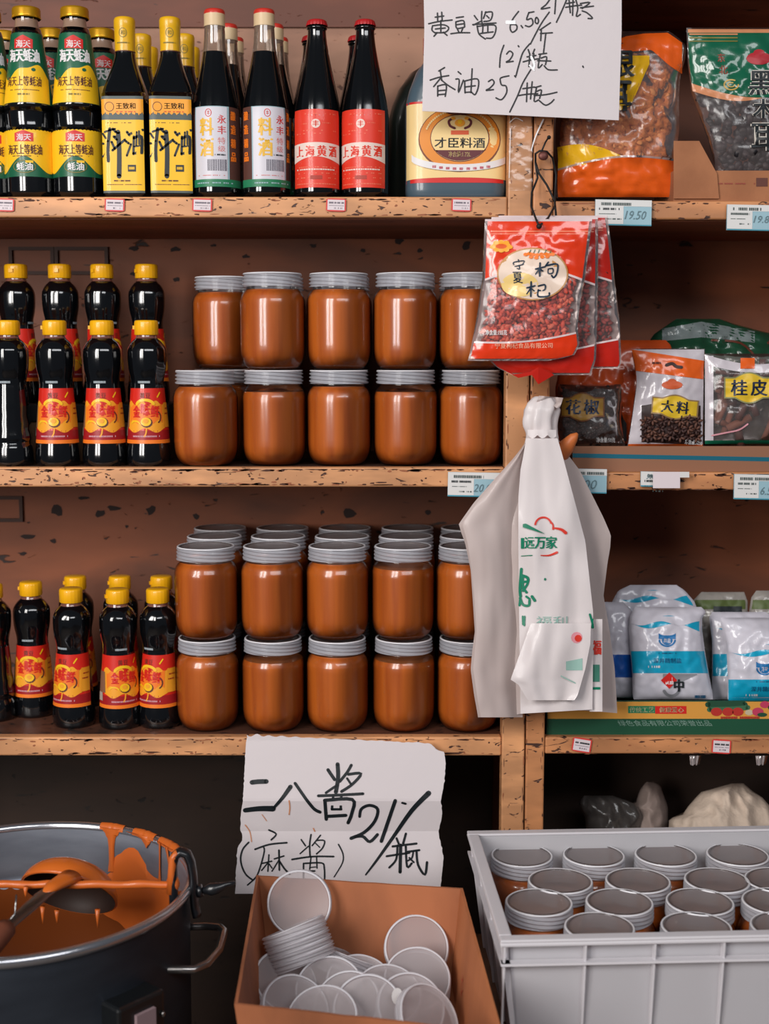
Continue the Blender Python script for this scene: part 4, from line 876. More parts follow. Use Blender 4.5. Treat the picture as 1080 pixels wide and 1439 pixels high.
def goji(rows, Y, lab, front, seed, red, lean=0.0, nx=1.0):
    o = thing('goji_bag', lab, 'bag', P((rows[0][1] + rows[0][2]) / 2, rows[0][0], Y), 0, G)
    mp, xl, xr = bagmap(o, rows, Y, 0.016, 0.0035, seed, lean); mpb, _, _ = bagmap(o, rows, Y + 0.001, -0.006, 0.001, seed + 2, lean)
    bag_shell(o, rows, mp, xl, xr, CLEAR, name='clear_film', back=MILKY, mpb=mpb)
    y0, y1 = rows[0][0], rows[-1][0]; H_ = y1 - y0
    d = D(b := MB(), mp, 0.0004); d.dense = 3.5
    WL = M('white_bag_edge', (226, 204, 204), 0.3, coat=0.5)
    clampx(rows, d, lambda u: y0 + 3, lambda u: y0 + H_ * 0.435 - 26 * math.sin(u * math.pi) * 0.6 - 3, red, 1, 4)
    clampx(rows, d, lambda u: y0 + H_ * 0.435 - 26 * math.sin(u * math.pi) * 0.6 - 3, lambda u: y0 + H_ * 0.435 - 26 * math.sin(u * math.pi) * 0.6, WL, 2, 4, r=1)
    cv = lambda u: y0 + H_ * 0.875 - 14 * u + 6 * math.sin(u * 3)
    clampx(rows, d, lambda u: cv(u) - 2.5, lambda u: cv(u), WL, 2, 3, r=1); clampx(rows, d, cv, lambda u: y1 - 3, red, 1, 3)
    clampx(rows, d, y0, y0 + 3, WL, 1, 0.5, r=1)
    d.band(rows[0][1] + 8, rows[0][2] - 6, y0 + 16, y0 + 18, M('zip_seam', (240, 130, 100), 0.3, coat=0.5), 2, 20, 1); d.band(rows[0][1] + 8, rows[0][2] - 6, y0 + 20, y0 + 21.2, M('zip_seam'), 2, 20, 1)
    b.build('print', o, label='red printed top and bottom')
    if front:
        d = D(b := MB(), mp, 0.0004); CRM = M('goji_label_cream', (232, 208, 190), 0.35, coat=0.3); CY = M('goji_label_yellow', (240, 206, 130), 0.35, coat=0.3); NB = M('navy_brush', (16, 44, 66), 0.45)
        d.ellipse(748, 385, 50, 37, M('label_gold_rim', (196, 140, 80), 0.4), 5, 40, 5); d.ellipse(748, 385, 48, 35, CRM, 6, 40, 5); d.ellipse(730, 400, 26, 17, CY, 7, 24, 3); d.ellipse(757, 408, 18, 12, CRM, 7, 20, 2)
        Z = affine(640, 260, 4.154)
        N_ = lambda p, w: d.stroke(Z(p), w, NB, 9)
        for q, w in (([(365,435),(368,448)],1.4),([(338,465),(340,450),(398,442),(392,458)],1.4),([(345,475),(395,462)],1.4),([(370,470),(372,490),(358,486)],1.5),
                     ([(466,490),(515,478)],2.2),([(492,455),(490,530)],2.4),([(490,485),(466,520)],1.8),([(494,490),(508,502)],1.8),([(540,450),(520,478)],2.2),([(530,470),(592,462),(590,515),(572,540),(560,528)],2.4),([(540,490),(540,515),(566,512),(566,488),(540,490)],1.8),
                     ([(415,600),(462,588)],2.2),([(440,565),(438,650)],2.4),([(438,600),(415,635)],1.8),([(442,605),(458,618)],1.8),([(482,590),(520,582),(518,612),(484,616)],2.2),([(482,612),(482,650),(540,648),(546,630)],2.4)): N_(q, w)
        d.text('夏', 720.5, 382, 733.5, 398, NB, 9, 0.02, slant=-0.1)
        bo = M('berry_orange', (240, 120, 30), 0.4)
        for i, (x, y) in enumerate(((408,405),(430,400),(452,405),(476,408),(500,404),(525,402),(548,405),(566,404),(440,420),(470,424),(505,420),(535,418))): d.ellipse(640 + x / 4.154, 260 + y / 4.154, 3.3, 2.5, bo, 9, 10, 1)
        for x in (430, 455, 480, 520, 550): d.stroke(Z([(x, 396), (x + 8, 378)]), 1, GRN, 10)
        d.ellipse(704, 346, 14, 7, M('gold_blossom', (248, 168, 40), 0.35), 5, 12, 2); d.ellipse(704, 346, 8, 3.5, M('blossom_orange', (232, 96, 40), 0.4), 6, 10, 1)
        for dx, dy in ((-12, 1), (12, 1), (0, -6), (0, 6), (-7, -5), (7, -5), (-7, 5), (7, 5)): d.ellipse(704 + dx, 346 + dy, 4.4, 3, M('gold_blossom'), 5, 8, 1)
        d.text('净含量:155克', 682, 463.5, 712, 471, WHT, 5, 0.03)
        d.text('宁夏枸杞食品有限公司', 695, 482, 776, 489.5, M('faint_pink_print', (244, 170, 140), 0.4), 3, 0.02, rot=-0.01)
        b.build('label', o, label='cream oval label with dark brush lettering')
    bk = MB(); ym = y0 + H_ * 0.36; yn = y1 - H_ * 0.12
    def fb(u, v):
        y = ym + (yn - ym) * v; a, c = interp(xl, y) + 15, interp(xr, y) - (16 + (6 if front else 0)); x = a + (c - a) * u; return mp(x, y, -0.0085 - 0.004 * abs(noise.noise(Vector((x / 4, y / 4, seed)))))
    bk.grid(fb, 30, 30, M('goji_mass', (120, 34, 30) if front else (92, 28, 28), 0.7) if front else M('goji_mass_shaded', (86, 26, 26), 0.7)); bk.build('goji_mass', o, kind='stuff')  # rear bags: filling and berries coloured darker to paint in their shade
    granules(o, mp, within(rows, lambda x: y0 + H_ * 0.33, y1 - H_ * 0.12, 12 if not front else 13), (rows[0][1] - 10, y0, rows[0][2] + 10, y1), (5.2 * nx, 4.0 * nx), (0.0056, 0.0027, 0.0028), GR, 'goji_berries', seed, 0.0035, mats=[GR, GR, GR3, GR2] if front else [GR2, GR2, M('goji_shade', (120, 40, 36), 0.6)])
    return o
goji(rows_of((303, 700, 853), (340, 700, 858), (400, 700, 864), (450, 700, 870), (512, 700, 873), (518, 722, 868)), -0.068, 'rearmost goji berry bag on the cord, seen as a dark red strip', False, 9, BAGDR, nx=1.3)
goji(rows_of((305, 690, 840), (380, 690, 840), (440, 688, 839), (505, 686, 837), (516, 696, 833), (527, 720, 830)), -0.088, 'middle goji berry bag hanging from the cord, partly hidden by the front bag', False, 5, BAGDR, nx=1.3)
goji(rows_of((308, 681, 832), (340, 679.5, 828), (390, 677.5, 822), (430, 672, 814), (460, 667, 811), (485, 662, 814), (500, 659, 806), (507, 657, 770)), -0.112, 'front goji berry bag with a cream oval label hanging from the cord', True, 1, BAGRED)
o = bpy.data.objects['goji_bag.001']; b = MB(); i0 = len(b.v)
for x, y, z in ((700, 516, -0.098), (722, 526, -0.102), (744, 523, -0.106), (756, 516, -0.108), (772, 521, -0.104), (778, 527, -0.100), (756, 540, -0.104), (747, 527, -0.106), (728, 531, -0.102)): b.pt(P(x, y, z) - o.location)
for q in ((0, 1, 8), (1, 2, 7, 8), (2, 3, 6, 7), (3, 4, 5, 6)): b.face([i0 + k for k in q], BAGDR, False)
b.build('folded_corner', o)
# black cord, nail
o = thing('cord', 'black cord looped over a nail on the right post, holding the goji berry bags', 'cord', P(765, 200, -0.02)); b = MB(); BK = M('black_cord', (18, 18, 20), 0.6)
Q = lambda px, py, y: P(px, py, y) - o.location
b.tube([Q(x, y, z) for x, y, z in ((757, 318, -0.133), (752, 306, -0.118), (746, 290, -0.07), (747, 270, -0.03), (755, 250, -0.014), (752, 228, -0.02), (752, 216, -0.03), (758, 212, -0.034), (768, 213, -0.03), (776, 222, -0.02), (781, 245, -0.014), (780, 265, -0.014), (779, 290, -0.05), (770, 306, -0.09), (757, 318, -0.131))], 0.0016, BK, 8)
b.tube([Q(x, y, z) for x, y, z in ((752, 228, -0.022), (757, 244, -0.022), (768, 260, -0.02), (779, 282, -0.02), (781, 305, -0.03))], 0.0016, BK, 8)
b.tube([Q(x, y, z) for x, y, z in ((760, 214, -0.034), (766, 200, -0.03), (771, 192, -0.02))], 0.0013, BK, 8)
b.blob(Q(757, 318, -0.132), (0.004, 0.004, 0.004), BK, None, 8, 6); b.blob(Q(771, 193, -0.02), (0.003, 0.003, 0.003), BK, None, 8, 6); b.build('cord_strand', o)
b = MB(); b.tube([Q(763, 221, -0.002), Q(763, 219, -0.036)], 0.0035, M('rusty_nail', (110, 66, 60), 0.5, metal=0.6), 10); b.blob(Q(763, 219, -0.037), (0.0075, 0.003, 0.0065), M('rusty_nail'), None, 10, 6); b.build('nail', o)
# ================================================================== right shelves: bags in trays
CARD = M('brown_cardboard', (170, 112, 76), 0.8, noise_rgb=(150, 96, 64), nscale=12, bump=0.1, bscale=120); TEAL = M('teal_tape', (20, 96, 116), 0.4)
def tray(name, lab, x0, x1, y0, y1, z0, z1, m, side_cut=None, group=None, t=0.003):
    o = thing(name, lab, 'box', ((x0 + x1) / 2, (y0 + y1) / 2, z0)); L = lambda p: local(o, p)
    for nm, a, c in (('base', (x0, y0, z0), (x1, y1, z0 + t)), ('front_panel', (x0, y0, z0 + t), (x1, y0 + t, z1)), ('back_panel', (x0, y1 - t, z0 + t), (x1, y1, z1)), ('side_panel', (x0, y0 + t, z0 + t), (x0 + t, y1 - t, z1)), ('side_panel', (x1 - t, y0 + t, z0 + t), (x1, y1 - t, z1))):
        b = MB(); b.box(L(a), L(c), m); b.build(nm, o)
    return o
BANDZ = {}
def pill(name, lab, cat, rows, Y, bulge, base, wr=0.003, seed=1, lean=0.02, group=None, back=0.25):
    o = thing(name, lab, cat, P((rows[-1][1] + rows[-1][2]) / 2, rows[-1][0], Y), 0, group)
    mp, xl, xr = bagmap(o, rows, Y, bulge, wr, seed, lean); mpb, _, _ = bagmap(o, rows, Y + 0.001, -bulge * back, wr * .5, seed + 2, lean)
    bag_shell(o, rows, mp, xl, xr, base, name='bag_film', mpb=mpb); dd = D(MB(), mp, 0.0005); dd.dense = 3.5; return o, mp, dd
OPQ = M('white_foil', (196, 192, 200), 0.3, coat=0.5, bump=0.5, bscale=30)
# ---- top right: cardboard tray with white fungus and black fungus
y_t = 0.035
tr = tray('cardboard_tray', 'low brown cardboard tray holding the black fungus bag on the upper right shelf', P(945, 280, 0.02).x, P(1180, 280, 0.02).x, 0.018, 0.16, zrt, P(1000, 240, 0.02).z, CARD)
b = MB(); A = P(946, 197, 0.03) - tr.location; 
pts = [(946, 279), (946, 198), (982, 198), (1007, 244), (1010, 279)]
i0 = len(b.v)
for dy in (0.017, 0.014):
    for (x, y) in pts: b.pt(P(x, y, dy) - tr.location)
n = len(pts); b.face(range(i0, i0 + n), CARD, False); b.face(range(i0 + n, i0 + 2 * n), CARD, False)
for k in range(n): b.face((i0 + k, i0 + (k + 1) % n, i0 + n + (k + 1) % n, i0 + n + k), CARD, False)
b.build('raised_flap', tr)
d = D(b := MB(), planemap(tr, lambda x, y: 0.0175)); d.dashes(1008, 1060, 258, 2, M('dull_red_print', (150, 70, 54), 0.6), 1, 3); d.band(1062, 1078, 250, 262, BRN, 1, 4, 1); b.build('box_print', tr)
rows = rows_of((44, 870, 940), (52, 862, 952), (65, 800, 964), (85, 792, 962), (107, 786, 955), (150, 782, 953), (178, 780, 954), (200, 780, 952), (225, 782, 950), (250, 781, 951), (270, 781, 959), (278, 782, 964))
o, mp, d = pill('white_fungus_bag', 'bag of tan dried fungus with yellow and orange print, partly behind the upper sign', 'bag', rows, 0.05, 0.034, CLEAR, 0.006, 3, 0.0)
OG = M('orange_film', (226, 92, 24), 0.28, coat=0.7, bump=0.3, bscale=30); YF = M('yellow_film', (230, 176, 24), 0.28, coat=0.6, bump=0.3, bscale=30)
d.band(866, 958, lambda x: interp(((866, 53), (905, 47), (938, 46), (958, 60)), x), lambda x: interp(((866, 76), (890, 72), (915, 70), (940, 92), (958, 104)), x), OG, 1, 16, 4)
d.band(800, 912, 78, lambda x: interp(((800, 165), (872, 155), (886, 148), (912, 90)), x), YF, 1, 16, 8)
clampx(rows, d, lambda u: 207 + 20 * u - 9 * math.sin(u * 6), lambda u: 240 + 2 * u - 12 * math.sin(u * 3), YF, 1, 2); clampx(rows, d, lambda u: 240 + 2 * u - 12 * math.sin(u * 3) - 14 * u, 277, OG, 2, 2)
clampx(rows, d, lambda u: 237 + 2 * u - 12 * math.sin(u * 3) - 14 * u, lambda u: 240 + 2 * u - 12 * math.sin(u * 3) - 14 * u, MILKY, 3, 2, r=1)
d.text('银', 852, 70, 890, 108, INK, 4, 0.04); d.text('耳', 850, 114, 886, 156, INK, 4, 0.04)
d.mb.build('print', o, label='yellow and orange print')
T1 = M('fungus_tan', (208, 122, 56), 0.7); T2 = M('fungus_light', (222, 148, 84), 0.7); T3 = M('fungus_brown', (150, 84, 44), 0.7)
T0 = M('fungus_mass', (216, 132, 66), 0.8, noise_rgb=(176, 98, 46), nscale=45, bump=0.8, bscale=160)
b = MB()
def fn(u, v):
    y = 66 + 178 * v; x = 786 + (950 - 786) * u; rg = abs(noise.noise(Vector((x / 6, y / 6, 2)))) + 0.6 * abs(noise.noise(Vector((x / 2.6, y / 2.6, 7))))
    return mp(max(x, interp(xl_, y) + 5), y, -0.004 - 0.009 * rg - (0.02 if x > interp(xr_, y) - 12 or y < 70 + max(0, x - 905) * 0.9 else 0))
xl_ = [(r[0], r[1]) for r in rows]; xr_ = [(r[0], r[2]) for r in rows]
b.grid(fn, 80, 84, T0); b.build('white_fungus', o, kind='stuff')
granules(o, mp, within(rows, lambda x: 74 + max(0, x - 905) * 0.9, 236, 12), (782, 60, 950, 236), (13, 12), (0.007, 0.002, 0.004), T2, 'fungus_flakes', 4, 0.007, mats=[T2, T3, T2])
rows = rows_of((39, 964, 1130), (90, 966, 1132), (130, 971, 1132), (150, 978, 1132), (200, 995, 1130), (243, 1006, 1126), (250, 1012, 1120))
o, mp, d = pill('black_fungus_bag', 'green-topped clear bag of black fungus leaning in the cardboard tray at the top right', 'bag', rows, 0.045, 0.026, CLEAR, 0.004, 6, 0.0)
GF = M('green_film', (18, 92, 66), 0.25, coat=0.7, bump=0.25, bscale=30); PG = M('peach_film', (208, 140, 100), 0.3, coat=0.5)
clampx(rows, d, 41, lambda u: 128 + 14 * math.sin(min(1, u * 1.5) * 2.6), PG, 1, 2); clampx(rows, d, 46, lambda u: 117 + 20 * math.sin(min(1, u * 1.4) * 1.9), GF, 2, 2)
d.band(968, 1036, 47, 49, PG, 4, 10, 1); d.band(968, 1036, 52, 54, OLIVE, 4, 10, 1); d.band(968, 1036, 57, 58.5, OLIVE, 4, 10, 1)
d.ellipse(1066, 82, 18, 9, M('seal_crimson', (170, 36, 46), 0.4), 4, 14, 2); d.ellipse(1066, 74, 8, 5, M('seal_crimson'), 4, 10, 1)
GT = M('gold_thread', (196, 160, 84), 0.4)
d.text('东', 1008, 75, 1018, 87, M('dull_red_print'), 4, 0.02); d.text('北', 1010, 92, 1022, 104, M('dull_red_print'), 4, 0.02); d.arc(1027, 119, 10, 7, 0, 300, 2, GT, 4); d.arc(1027, 119, 5, 3, 0, 300, 1.5, GT, 5)
for (ch, x0, y0, x1, y1) in (('黑', 1053, 100, 1085, 133), ('木', 1058, 139, 1086, 166), ('耳', 1056, 174, 1086, 212)):
    d.text(ch, x0, y0, x1, y1, M('white_outline', (214, 206, 196), 0.4), 4, 0.075); d.text(ch, x0, y0, x1, y1, INK, 6, 0.03)
d.mb.build('print', o, label='green top with red seal')
K1 = M('fungus_black', (30, 28, 32), 0.5); K2 = M('fungus_charcoal', (52, 46, 50), 0.5)
granules(o, mp, within(rows, 132, 246, 10), (972, 128, 1130, 248), (9, 8), (0.009, 0.004, 0.007), K1, 'black_fungus', 4, 0.006, mats=[K1, K1, K2])
# ---- middle right: tray with teal stripe
xx0 = P(803, 640, 0.02).x
tr = tray('cardboard_tray', 'low brown cardboard tray with a teal stripe holding the spice bags', xx0, P(1180, 640, 0.02).x, 0.014, 0.20, zrm, P(900, 627, 0.014).z, M('dusty_cardboard', (142, 98, 74), 0.8))
b = MB(); d = D(b, planemap(tr, lambda x, y: 0.014)); d.band(804, 1150, lambda x: 637 + 0.02 * (x - 804), lambda x: 643 + 0.02 * (x - 804), TEAL, 1, 10, 1); b.build('stripe', tr)
YP = M('plaque_yellow', (222, 184, 48), 0.4); DP = M('plaque_dim', (148, 110, 44), 0.45)
def plaque(d, cx, cy, w, h, m, rim, txt, layer=4, rot=0.0, ts=0.3):
    c_, s_ = math.cos(rot), math.sin(rot); base = d.mp
    dd = D(d.mb, lambda x, y, off: base(cx + (x - cx) * c_ - (y - cy) * s_, cy + (x - cx) * s_ + (y - cy) * c_, off), d.step); dd.dense = d.dense
    f = lambda k, g: (lambda x: cy + g * (h / 2 + k + (h * 0.28 * max(0, math.cos((x - cx) / w * 1.7 * math.pi)) if abs(x - cx) < w * .3 else 0)))
    dd.band(cx - w / 2 - 2, cx + w / 2 + 2, f(2, -1), f(2, 1), rim, layer, 24, 3); dd.band(cx - w / 2, cx + w / 2, f(0, -1), f(0, 1), m, layer + 1, 24, 3)
    n = len(txt); cw = h * 0.86
    for i, ch in enumerate(txt):
        x = cx + (i - (n - 1) / 2) * cw * 1.25; dd.text(ch, x - cw / 2, cy - cw / 2, x + cw / 2, cy + cw / 2, M('navy_print', (20, 34, 60), 0.45), layer + 3, 0.03)
# behind: green bags and orange bags
rows = rows_of((448, 950, 1010), (458, 935, 1040), (470, 918, 1090), (490, 905, 1130), (520, 900, 1140), (560, 905, 1140), (622, 910, 1140))
o, mp, d = pill('green_bag', 'crumpled dark green and grey plastic bag lying behind the star anise bag', 'bag', rows, 0.15, 0.05, M('dark_green_film', (26, 66, 46), 0.3, coat=0.7, bump=0.6, bscale=25), 0.014, 12, 0.03)
d.band(930, 1060, lambda x: 452 + abs(x - 985) * 0.18, lambda x: 474 + abs(x - 985) * 0.1, M('grey_film', (120, 130, 130), 0.3, coat=0.6, bump=0.5), 1, 20, 4); d.stroke([(1000, 478), (1040, 482), (1064, 505)], 3, BRN, 2); d.stroke([(1080, 480), (1064, 505)], 3, BRN, 2); d.mb.build('print', o)
rows = rows_of((478, 855, 935), (485, 850, 942), (500, 845, 945), (540, 850, 945), (624, 860, 950))
o, mp, d = pill('orange_bag', 'dull orange bag standing behind the star anise bag', 'bag', rows, 0.11, 0.02, M('dull_orange_film', (196, 76, 30), 0.35, coat=0.5, bump=0.3), 0.004, 15, 0.01); 
rows = rows_of((488, 840, 880), (500, 805, 892), (520, 785, 893), (545, 780, 878), (624, 782, 870))
o2, mp2, d2 = pill('orange_bag', 'dull orange bag half hidden behind the goji berry bags', 'bag', rows, 0.095, 0.016, M('dull_orange_film'), 0.004, 18, 0.02)
d2.band(790, 880, 546, 620, M('dark_contents', (34, 24, 22), 0.5), 1, 8, 4); d2.mb.build('print', o2)
# peppercorn bag
rows = rows_of((540, 784, 872), (560, 782, 874), (590, 782, 872), (610, 785, 875), (626, 790, 878))
o, mp, d = pill('peppercorn_bag', 'dark clear bag of peppercorns with a dim yellow plaque, right of the knotted plastic bags', 'bag', rows, 0.062, 0.03, CLEAR, 0.005, 21, 0.005)
plaque(d, 818, 572, 58, 24, DP, M('plaque_brown', (110, 70, 46), 0.45), '花椒', rot=0.0); d.text('净含量:50克', 838, 615, 864, 622, WHT, 4, 0.03); d.mb.build('label', o, label='dim yellow plaque with dark lettering')
P1 = M('peppercorn_dark', (46, 26, 24), 0.5)
granules(o, mp, within(rows, 544, 625, 4), (782, 540, 878, 626), (5, 5), (0.003, 0.003, 0.003), P1, 'peppercorns', 4, 0.004, mats=[P1, M('peppercorn_black', (20, 16, 18), 0.5)])
# star anise bag
rows = rows_of((490, 886, 990), (505, 889, 990), (520, 892, 989), (530, 893, 989), (545, 893, 989), (600, 885, 988), (627, 881, 988))
o, mp, d = pill('star_anise_bag', 'white bag of star anise with orange header and yellow plaque in the middle right tray', 'bag', rows, 0.048, 0.02, CLEAR, 0.0035, 25, 0.0)
WF = M('white_film', (200, 192, 198), 0.28, coat=0.6, bump=0.3, bscale=30); OH = M('orange_header', (228, 96, 28), 0.3, coat=0.5)
clampx(rows, d, 491, 627, WF, 1, 1, r=16); clampx(rows, d, lambda u: 491 + 16 * u, lambda u: 521 + 12 * u, OH, 3, 1, r=3)
d.band(901, 984, lambda x: 567 - 3 * math.cos((x - 940) / 14), lambda x: 621 + 0.06 * (x - 901), M('anise_window_dark', (48, 30, 28), 0.5), 2, 16, 6)
clampx(rows, d, 624, 627, OH, 3, 1, r=1)
d.stroke([(936, 513), (944, 511), (950, 515), (957, 516)], 4.5, M('hang_hole', (60, 40, 36), 0.6), 5); d.dashes(915, 928, 510, 3, BRN, 5, 2, 0.9)
d.ellipse(944, 541, 15, 6, M('logo_orange', (206, 92, 52), 0.45), 4, 12, 2); d.ellipse(944, 538, 7, 6, M('logo_orange'), 4, 10, 1)
plaque(d, 948, 572, 62, 20, YP, M('plaque_gold', (150, 120, 80), 0.45), '大料', rot=0.09, layer=6); d.text('净含量:32克', 962, 618, 986, 625, WHT, 6, 0.03, rot=0.06)
d.mb.build('print', o, label='white film with orange header and yellow plaque')
A1 = M('anise_brown', (92, 58, 46), 0.6); A2 = M('anise_dark', (58, 34, 30), 0.6)
b = MB(); r = random.Random(6); y = 592
while y < 621:
    x = 905
    while x < 982:
        c = mp(x + r.uniform(-3, 3), y + r.uniform(-2, 2), 0.0025); T = Matrix.Rotation(r.uniform(0, 3), 3, 'Y')
        for k in range(6): b.blob(c + T @ Matrix.Rotation(k * math.pi / 3, 3, 'Y') @ Vector((0.0052, 0, 0)), (0.0054, 0.0022, 0.0022), r.choice((A1, A2)), T @ Matrix.Rotation(k * math.pi / 3, 3, 'Y'), 5, 3)
        x += 12.5
    y += 11
b.build('star_anise', o, kind='stuff')
# cinnamon bag
rows = rows_of((497, 989, 1130), (520, 990, 1130), (560, 991, 1130), (600, 990, 1130), (624, 991, 1130))
o, mp, d = pill('cinnamon_bag', 'clear bag of cinnamon bark with a yellow plaque cut off by the right frame edge', 'bag', rows, 0.045, 0.022, CLEAR, 0.004, 31, 0.0)
clampx(rows, d, lambda u: 498 + 14 * math.sin(u * 3), lambda u: 512 + 12 * math.sin(u * 3), WF, 1, 1, r=2); d.band(990, 1002, 500, 622, WF, 2, 3, 8); d.band(990, 1130, 619, 624, GF, 3, 10, 1); d.band(1040, 1060, 503, 518, OH, 4, 4, 1)
plaque(d, 1052, 545, 66, 26, YP, M('plaque_greenish', (140, 140, 96), 0.45), '桂皮', layer=5); d.stroke([(1000, 612), (1020, 608), (1038, 604), (1050, 596)], 2.2, M('pinkish_print'), 5); d.mb.build('print', o, label='white edge and yellow plaque')
b = MB(); r = random.Random(9); C1 = M('cinnamon', (124, 76, 58), 0.65); C2 = M('cinnamon_dark', (84, 48, 40), 0.65)
for k in range(34):
    x, y = r.uniform(1006, 1100), r.uniform(520, 615); c = mp(x, y, -0.010 - r.uniform(0, 0.006)); a = r.uniform(-0.5, 0.5) + (math.pi / 2 if r.random() < .5 else 0); L_ = r.uniform(0.012, 0.02)
    v = Vector((math.cos(a) * L_, 0, math.sin(a) * L_)); b.tube([c - v, c + v], r.uniform(0.004, 0.0065), r.choice((C1, C2)), 7)
b.build('cinnamon_bark', o, kind='stuff')

# ---- lower right: printed carton and salt bags
zc1 = P(900, 985, 0.012).z
x0 = P(768, 1000, 0.012).x
tr = tray('printed_carton', 'flat yellow and green printed carton under the salt bags on the lower right shelf', x0, P(1180, 1000, 0.012).x, 0.012, 0.24, zrl, zc1, M('carton_green', (20, 76, 52), 0.55))
b = MB(); d = D(b, planemap(tr, lambda x, y: 0.012)); CYL = M('carton_yellow', (214, 150, 62), 0.55)
d.band(769, 1170, 986, 1010, CYL, 1, 2, 1); d.band(882, 920, 992, 1002, M('label_green'), 2, 2, 1); d.band(920, 964, 992, 1003, REDP, 2, 2, 1)
d.text('传统工艺', 884, 993.5, 918, 1001, M('carton_cream', (200, 196, 150), 0.5), 3, 0.02); d.text('健康爱心', 926, 993.5, 960, 1001, M('carton_cream'), 3, 0.02)
d.text('绿色食品有限公司荣誉出品', 868, 1012, 998, 1020, M('carton_grey', (120, 150, 136), 0.5), 3, 0.0, slant=-0.6)
VG = M('cucumber_green', (34, 74, 52), 0.5); VR = M('tomato_red', (180, 48, 40), 0.5); VP = M('radish_pink', (190, 60, 90), 0.5); VW = M('garlic_white', (196, 180, 150), 0.5)
d.stroke([(994, 990), (1020, 989), (1046, 990)], 8, VG, 2); d.stroke([(996, 997), (1030, 996), (1050, 994)], 7, M('cucumber_light', (60, 104, 72), 0.5), 3)
for x, m in ((1006, VR), (1022, VR), (1036, VR), (1064, VP)): d.ellipse(x, 1000, 8, 6, m, 4, 14, 1)
d.ellipse(1074, 990, 7, 5, VP, 3, 12, 1); d.ellipse(1052, 1001, 6, 4, VW, 3, 10, 1); d.ellipse(1086, 994, 8, 5, VG, 3, 10, 1); d.ellipse(1070, 1004, 7, 3, VG, 5, 10, 1); d.dashes(1012, 1066, 1008, 3, VR, 5, 9, 0.9)
b.build('carton_print', tr)
SALT = M('salt_bag_white', (208, 204, 214), 0.3, coat=0.5, bump=0.35, bscale=22); SB_ = M('salt_blue', (20, 160, 196), 0.32, coat=0.5); SD = M('salt_deep_blue', (16, 78, 160), 0.35, coat=0.4); SN = M('salt_ink', (20, 90, 130), 0.45)
SG = M('salt_grey', (140, 140, 146), 0.4); SCL = film('clear_bag_top', (240, 240, 244), 0.12, 0.10, 1.4, bump=0.7, bscale=40, haze=0.35, hrgb=(210, 208, 214))
def saltbag(rows, Y, lab, cx, dy, seed, full=True, bulge=0.03):
    o, mp, d = pill('salt_bag', lab, 'bag', rows, Y, bulge, SALT, 0.005, seed, 0.03, 'white and blue salt bags on the lower right shelf')
    clampx(rows, d, lambda u: 868 + dy + 3 * math.sin(u * 9), lambda u: 884 + dy + 5 * math.sin(u * 7) - 8 * (1 - u), SB_, 1, 4); clampx(rows, d, lambda u: 866 + dy, lambda u: 876 + dy + 3 * math.sin(u * 11), SALT, 2, 3, r=2)
    clampx(rows, d, lambda u: 915 + dy, lambda u: 946 + dy, SB_, 1, 1, r=8)
    if full:
        B_ = M('salt_bowl_blue', (24, 110, 170), 0.4)
        d.arc(cx, 899 + dy, 11, 9, 5, 175, 2.2, B_, 2, 16); d.band(cx - 12, cx + 12, lambda x: 893 + dy - 3 * abs((x - cx) / 12) ** 3, lambda x: 898 + dy, B_, 2, 10, 1)
        d.ellipse(cx, 900 + dy, 7.5, 6.5, B_, 2, 14, 1); d.text('井盐', cx - 5, 897 + dy, cx + 5, 904 + dy, SALT, 3, 0.02)
        d.text('深井精制盐', cx - 19, 925 + dy, cx + 20, 932 + dy, SN, 3, 0.02); d.dashes(cx - 12, cx + 14, 918 + dy, 1.4, SN, 3, 5, 0.8); d.dashes(cx - 28, cx - 6, 937 + dy, 3, WHT, 3, 6, 0.5)
        d.band(cx - 6, cx + 42, 947 + dy, lambda x: 962 + dy - abs(x - cx - 12) * 0.45, SG, 2, 10, 2)
        i0 = len(d.mb.v)
        for a, c in ((cx + 3, 945), (cx + 14, 956), (cx + 3, 968), (cx - 9, 956)): d.mb.pt(mp(a, c + dy, 0.0012))
        d.mb.face(range(i0, i0 + 4), REDP); d.text('食盐', cx - 3, 951 + dy, cx + 9, 962 + dy, WHT, 5, 0.02)
        d.text('中', cx + 10, 955 + dy, cx + 23, 972 + dy, INK, 5, 0.05); d.arc(cx + 6, 964 + dy, 12, 14, 20, 150, 4, SG, 2)
        d.dashes(cx + 38, cx + 54, 979 + dy, 4, SN, 3, 8, 0.95)
    d.mb.build('print', o, label='blue band and blue bowl emblem' if full else 'blue band')
    return o
# back ones first
saltbag(rows_of((822, 885, 950), (830, 868, 962), (845, 860, 975), (870, 858, 985), (981, 856, 985)), 0.125, 'salt bag behind the front one, showing a turquoise top above it', 915, -36, 41, False, 0.02)
rows = rows_of((822, 866, 905), (835, 856, 915), (980, 856, 915))
rows = rows_of((846, 846, 875), (862, 846, 892), (880, 846, 897), (915, 846, 893), (980, 846, 896))
o, mp, d = pill('salt_bag', 'white bag with a royal blue band squeezed behind the hanging plastic bags', 'bag', rows, 0.085, 0.022, SALT, 0.004, 43, 0.02, 'white and blue salt bags on the lower right shelf'); clampx(rows, d, 920, 952, SD, 1, 1, r=6); d.mb.build('print', o, label='royal blue band')
saltbag(rows_of((853, 892, 985), (860, 888, 992), (868, 884, 986), (885, 883, 986), (915, 885, 990), (950, 888, 996), (975, 888, 1001), (983, 890, 1001)), 0.05, 'front salt bag with turquoise band and bowl emblem, left one on the printed carton', 937, 0, 47)
saltbag(rows_of((860, 1000, 1075), (868, 996, 1090), (900, 1000, 1100), (983, 1000, 1100)), 0.10, 'salt bag seen edge-on between the two front salt bags', 1060, 4, 51, False, 0.02)
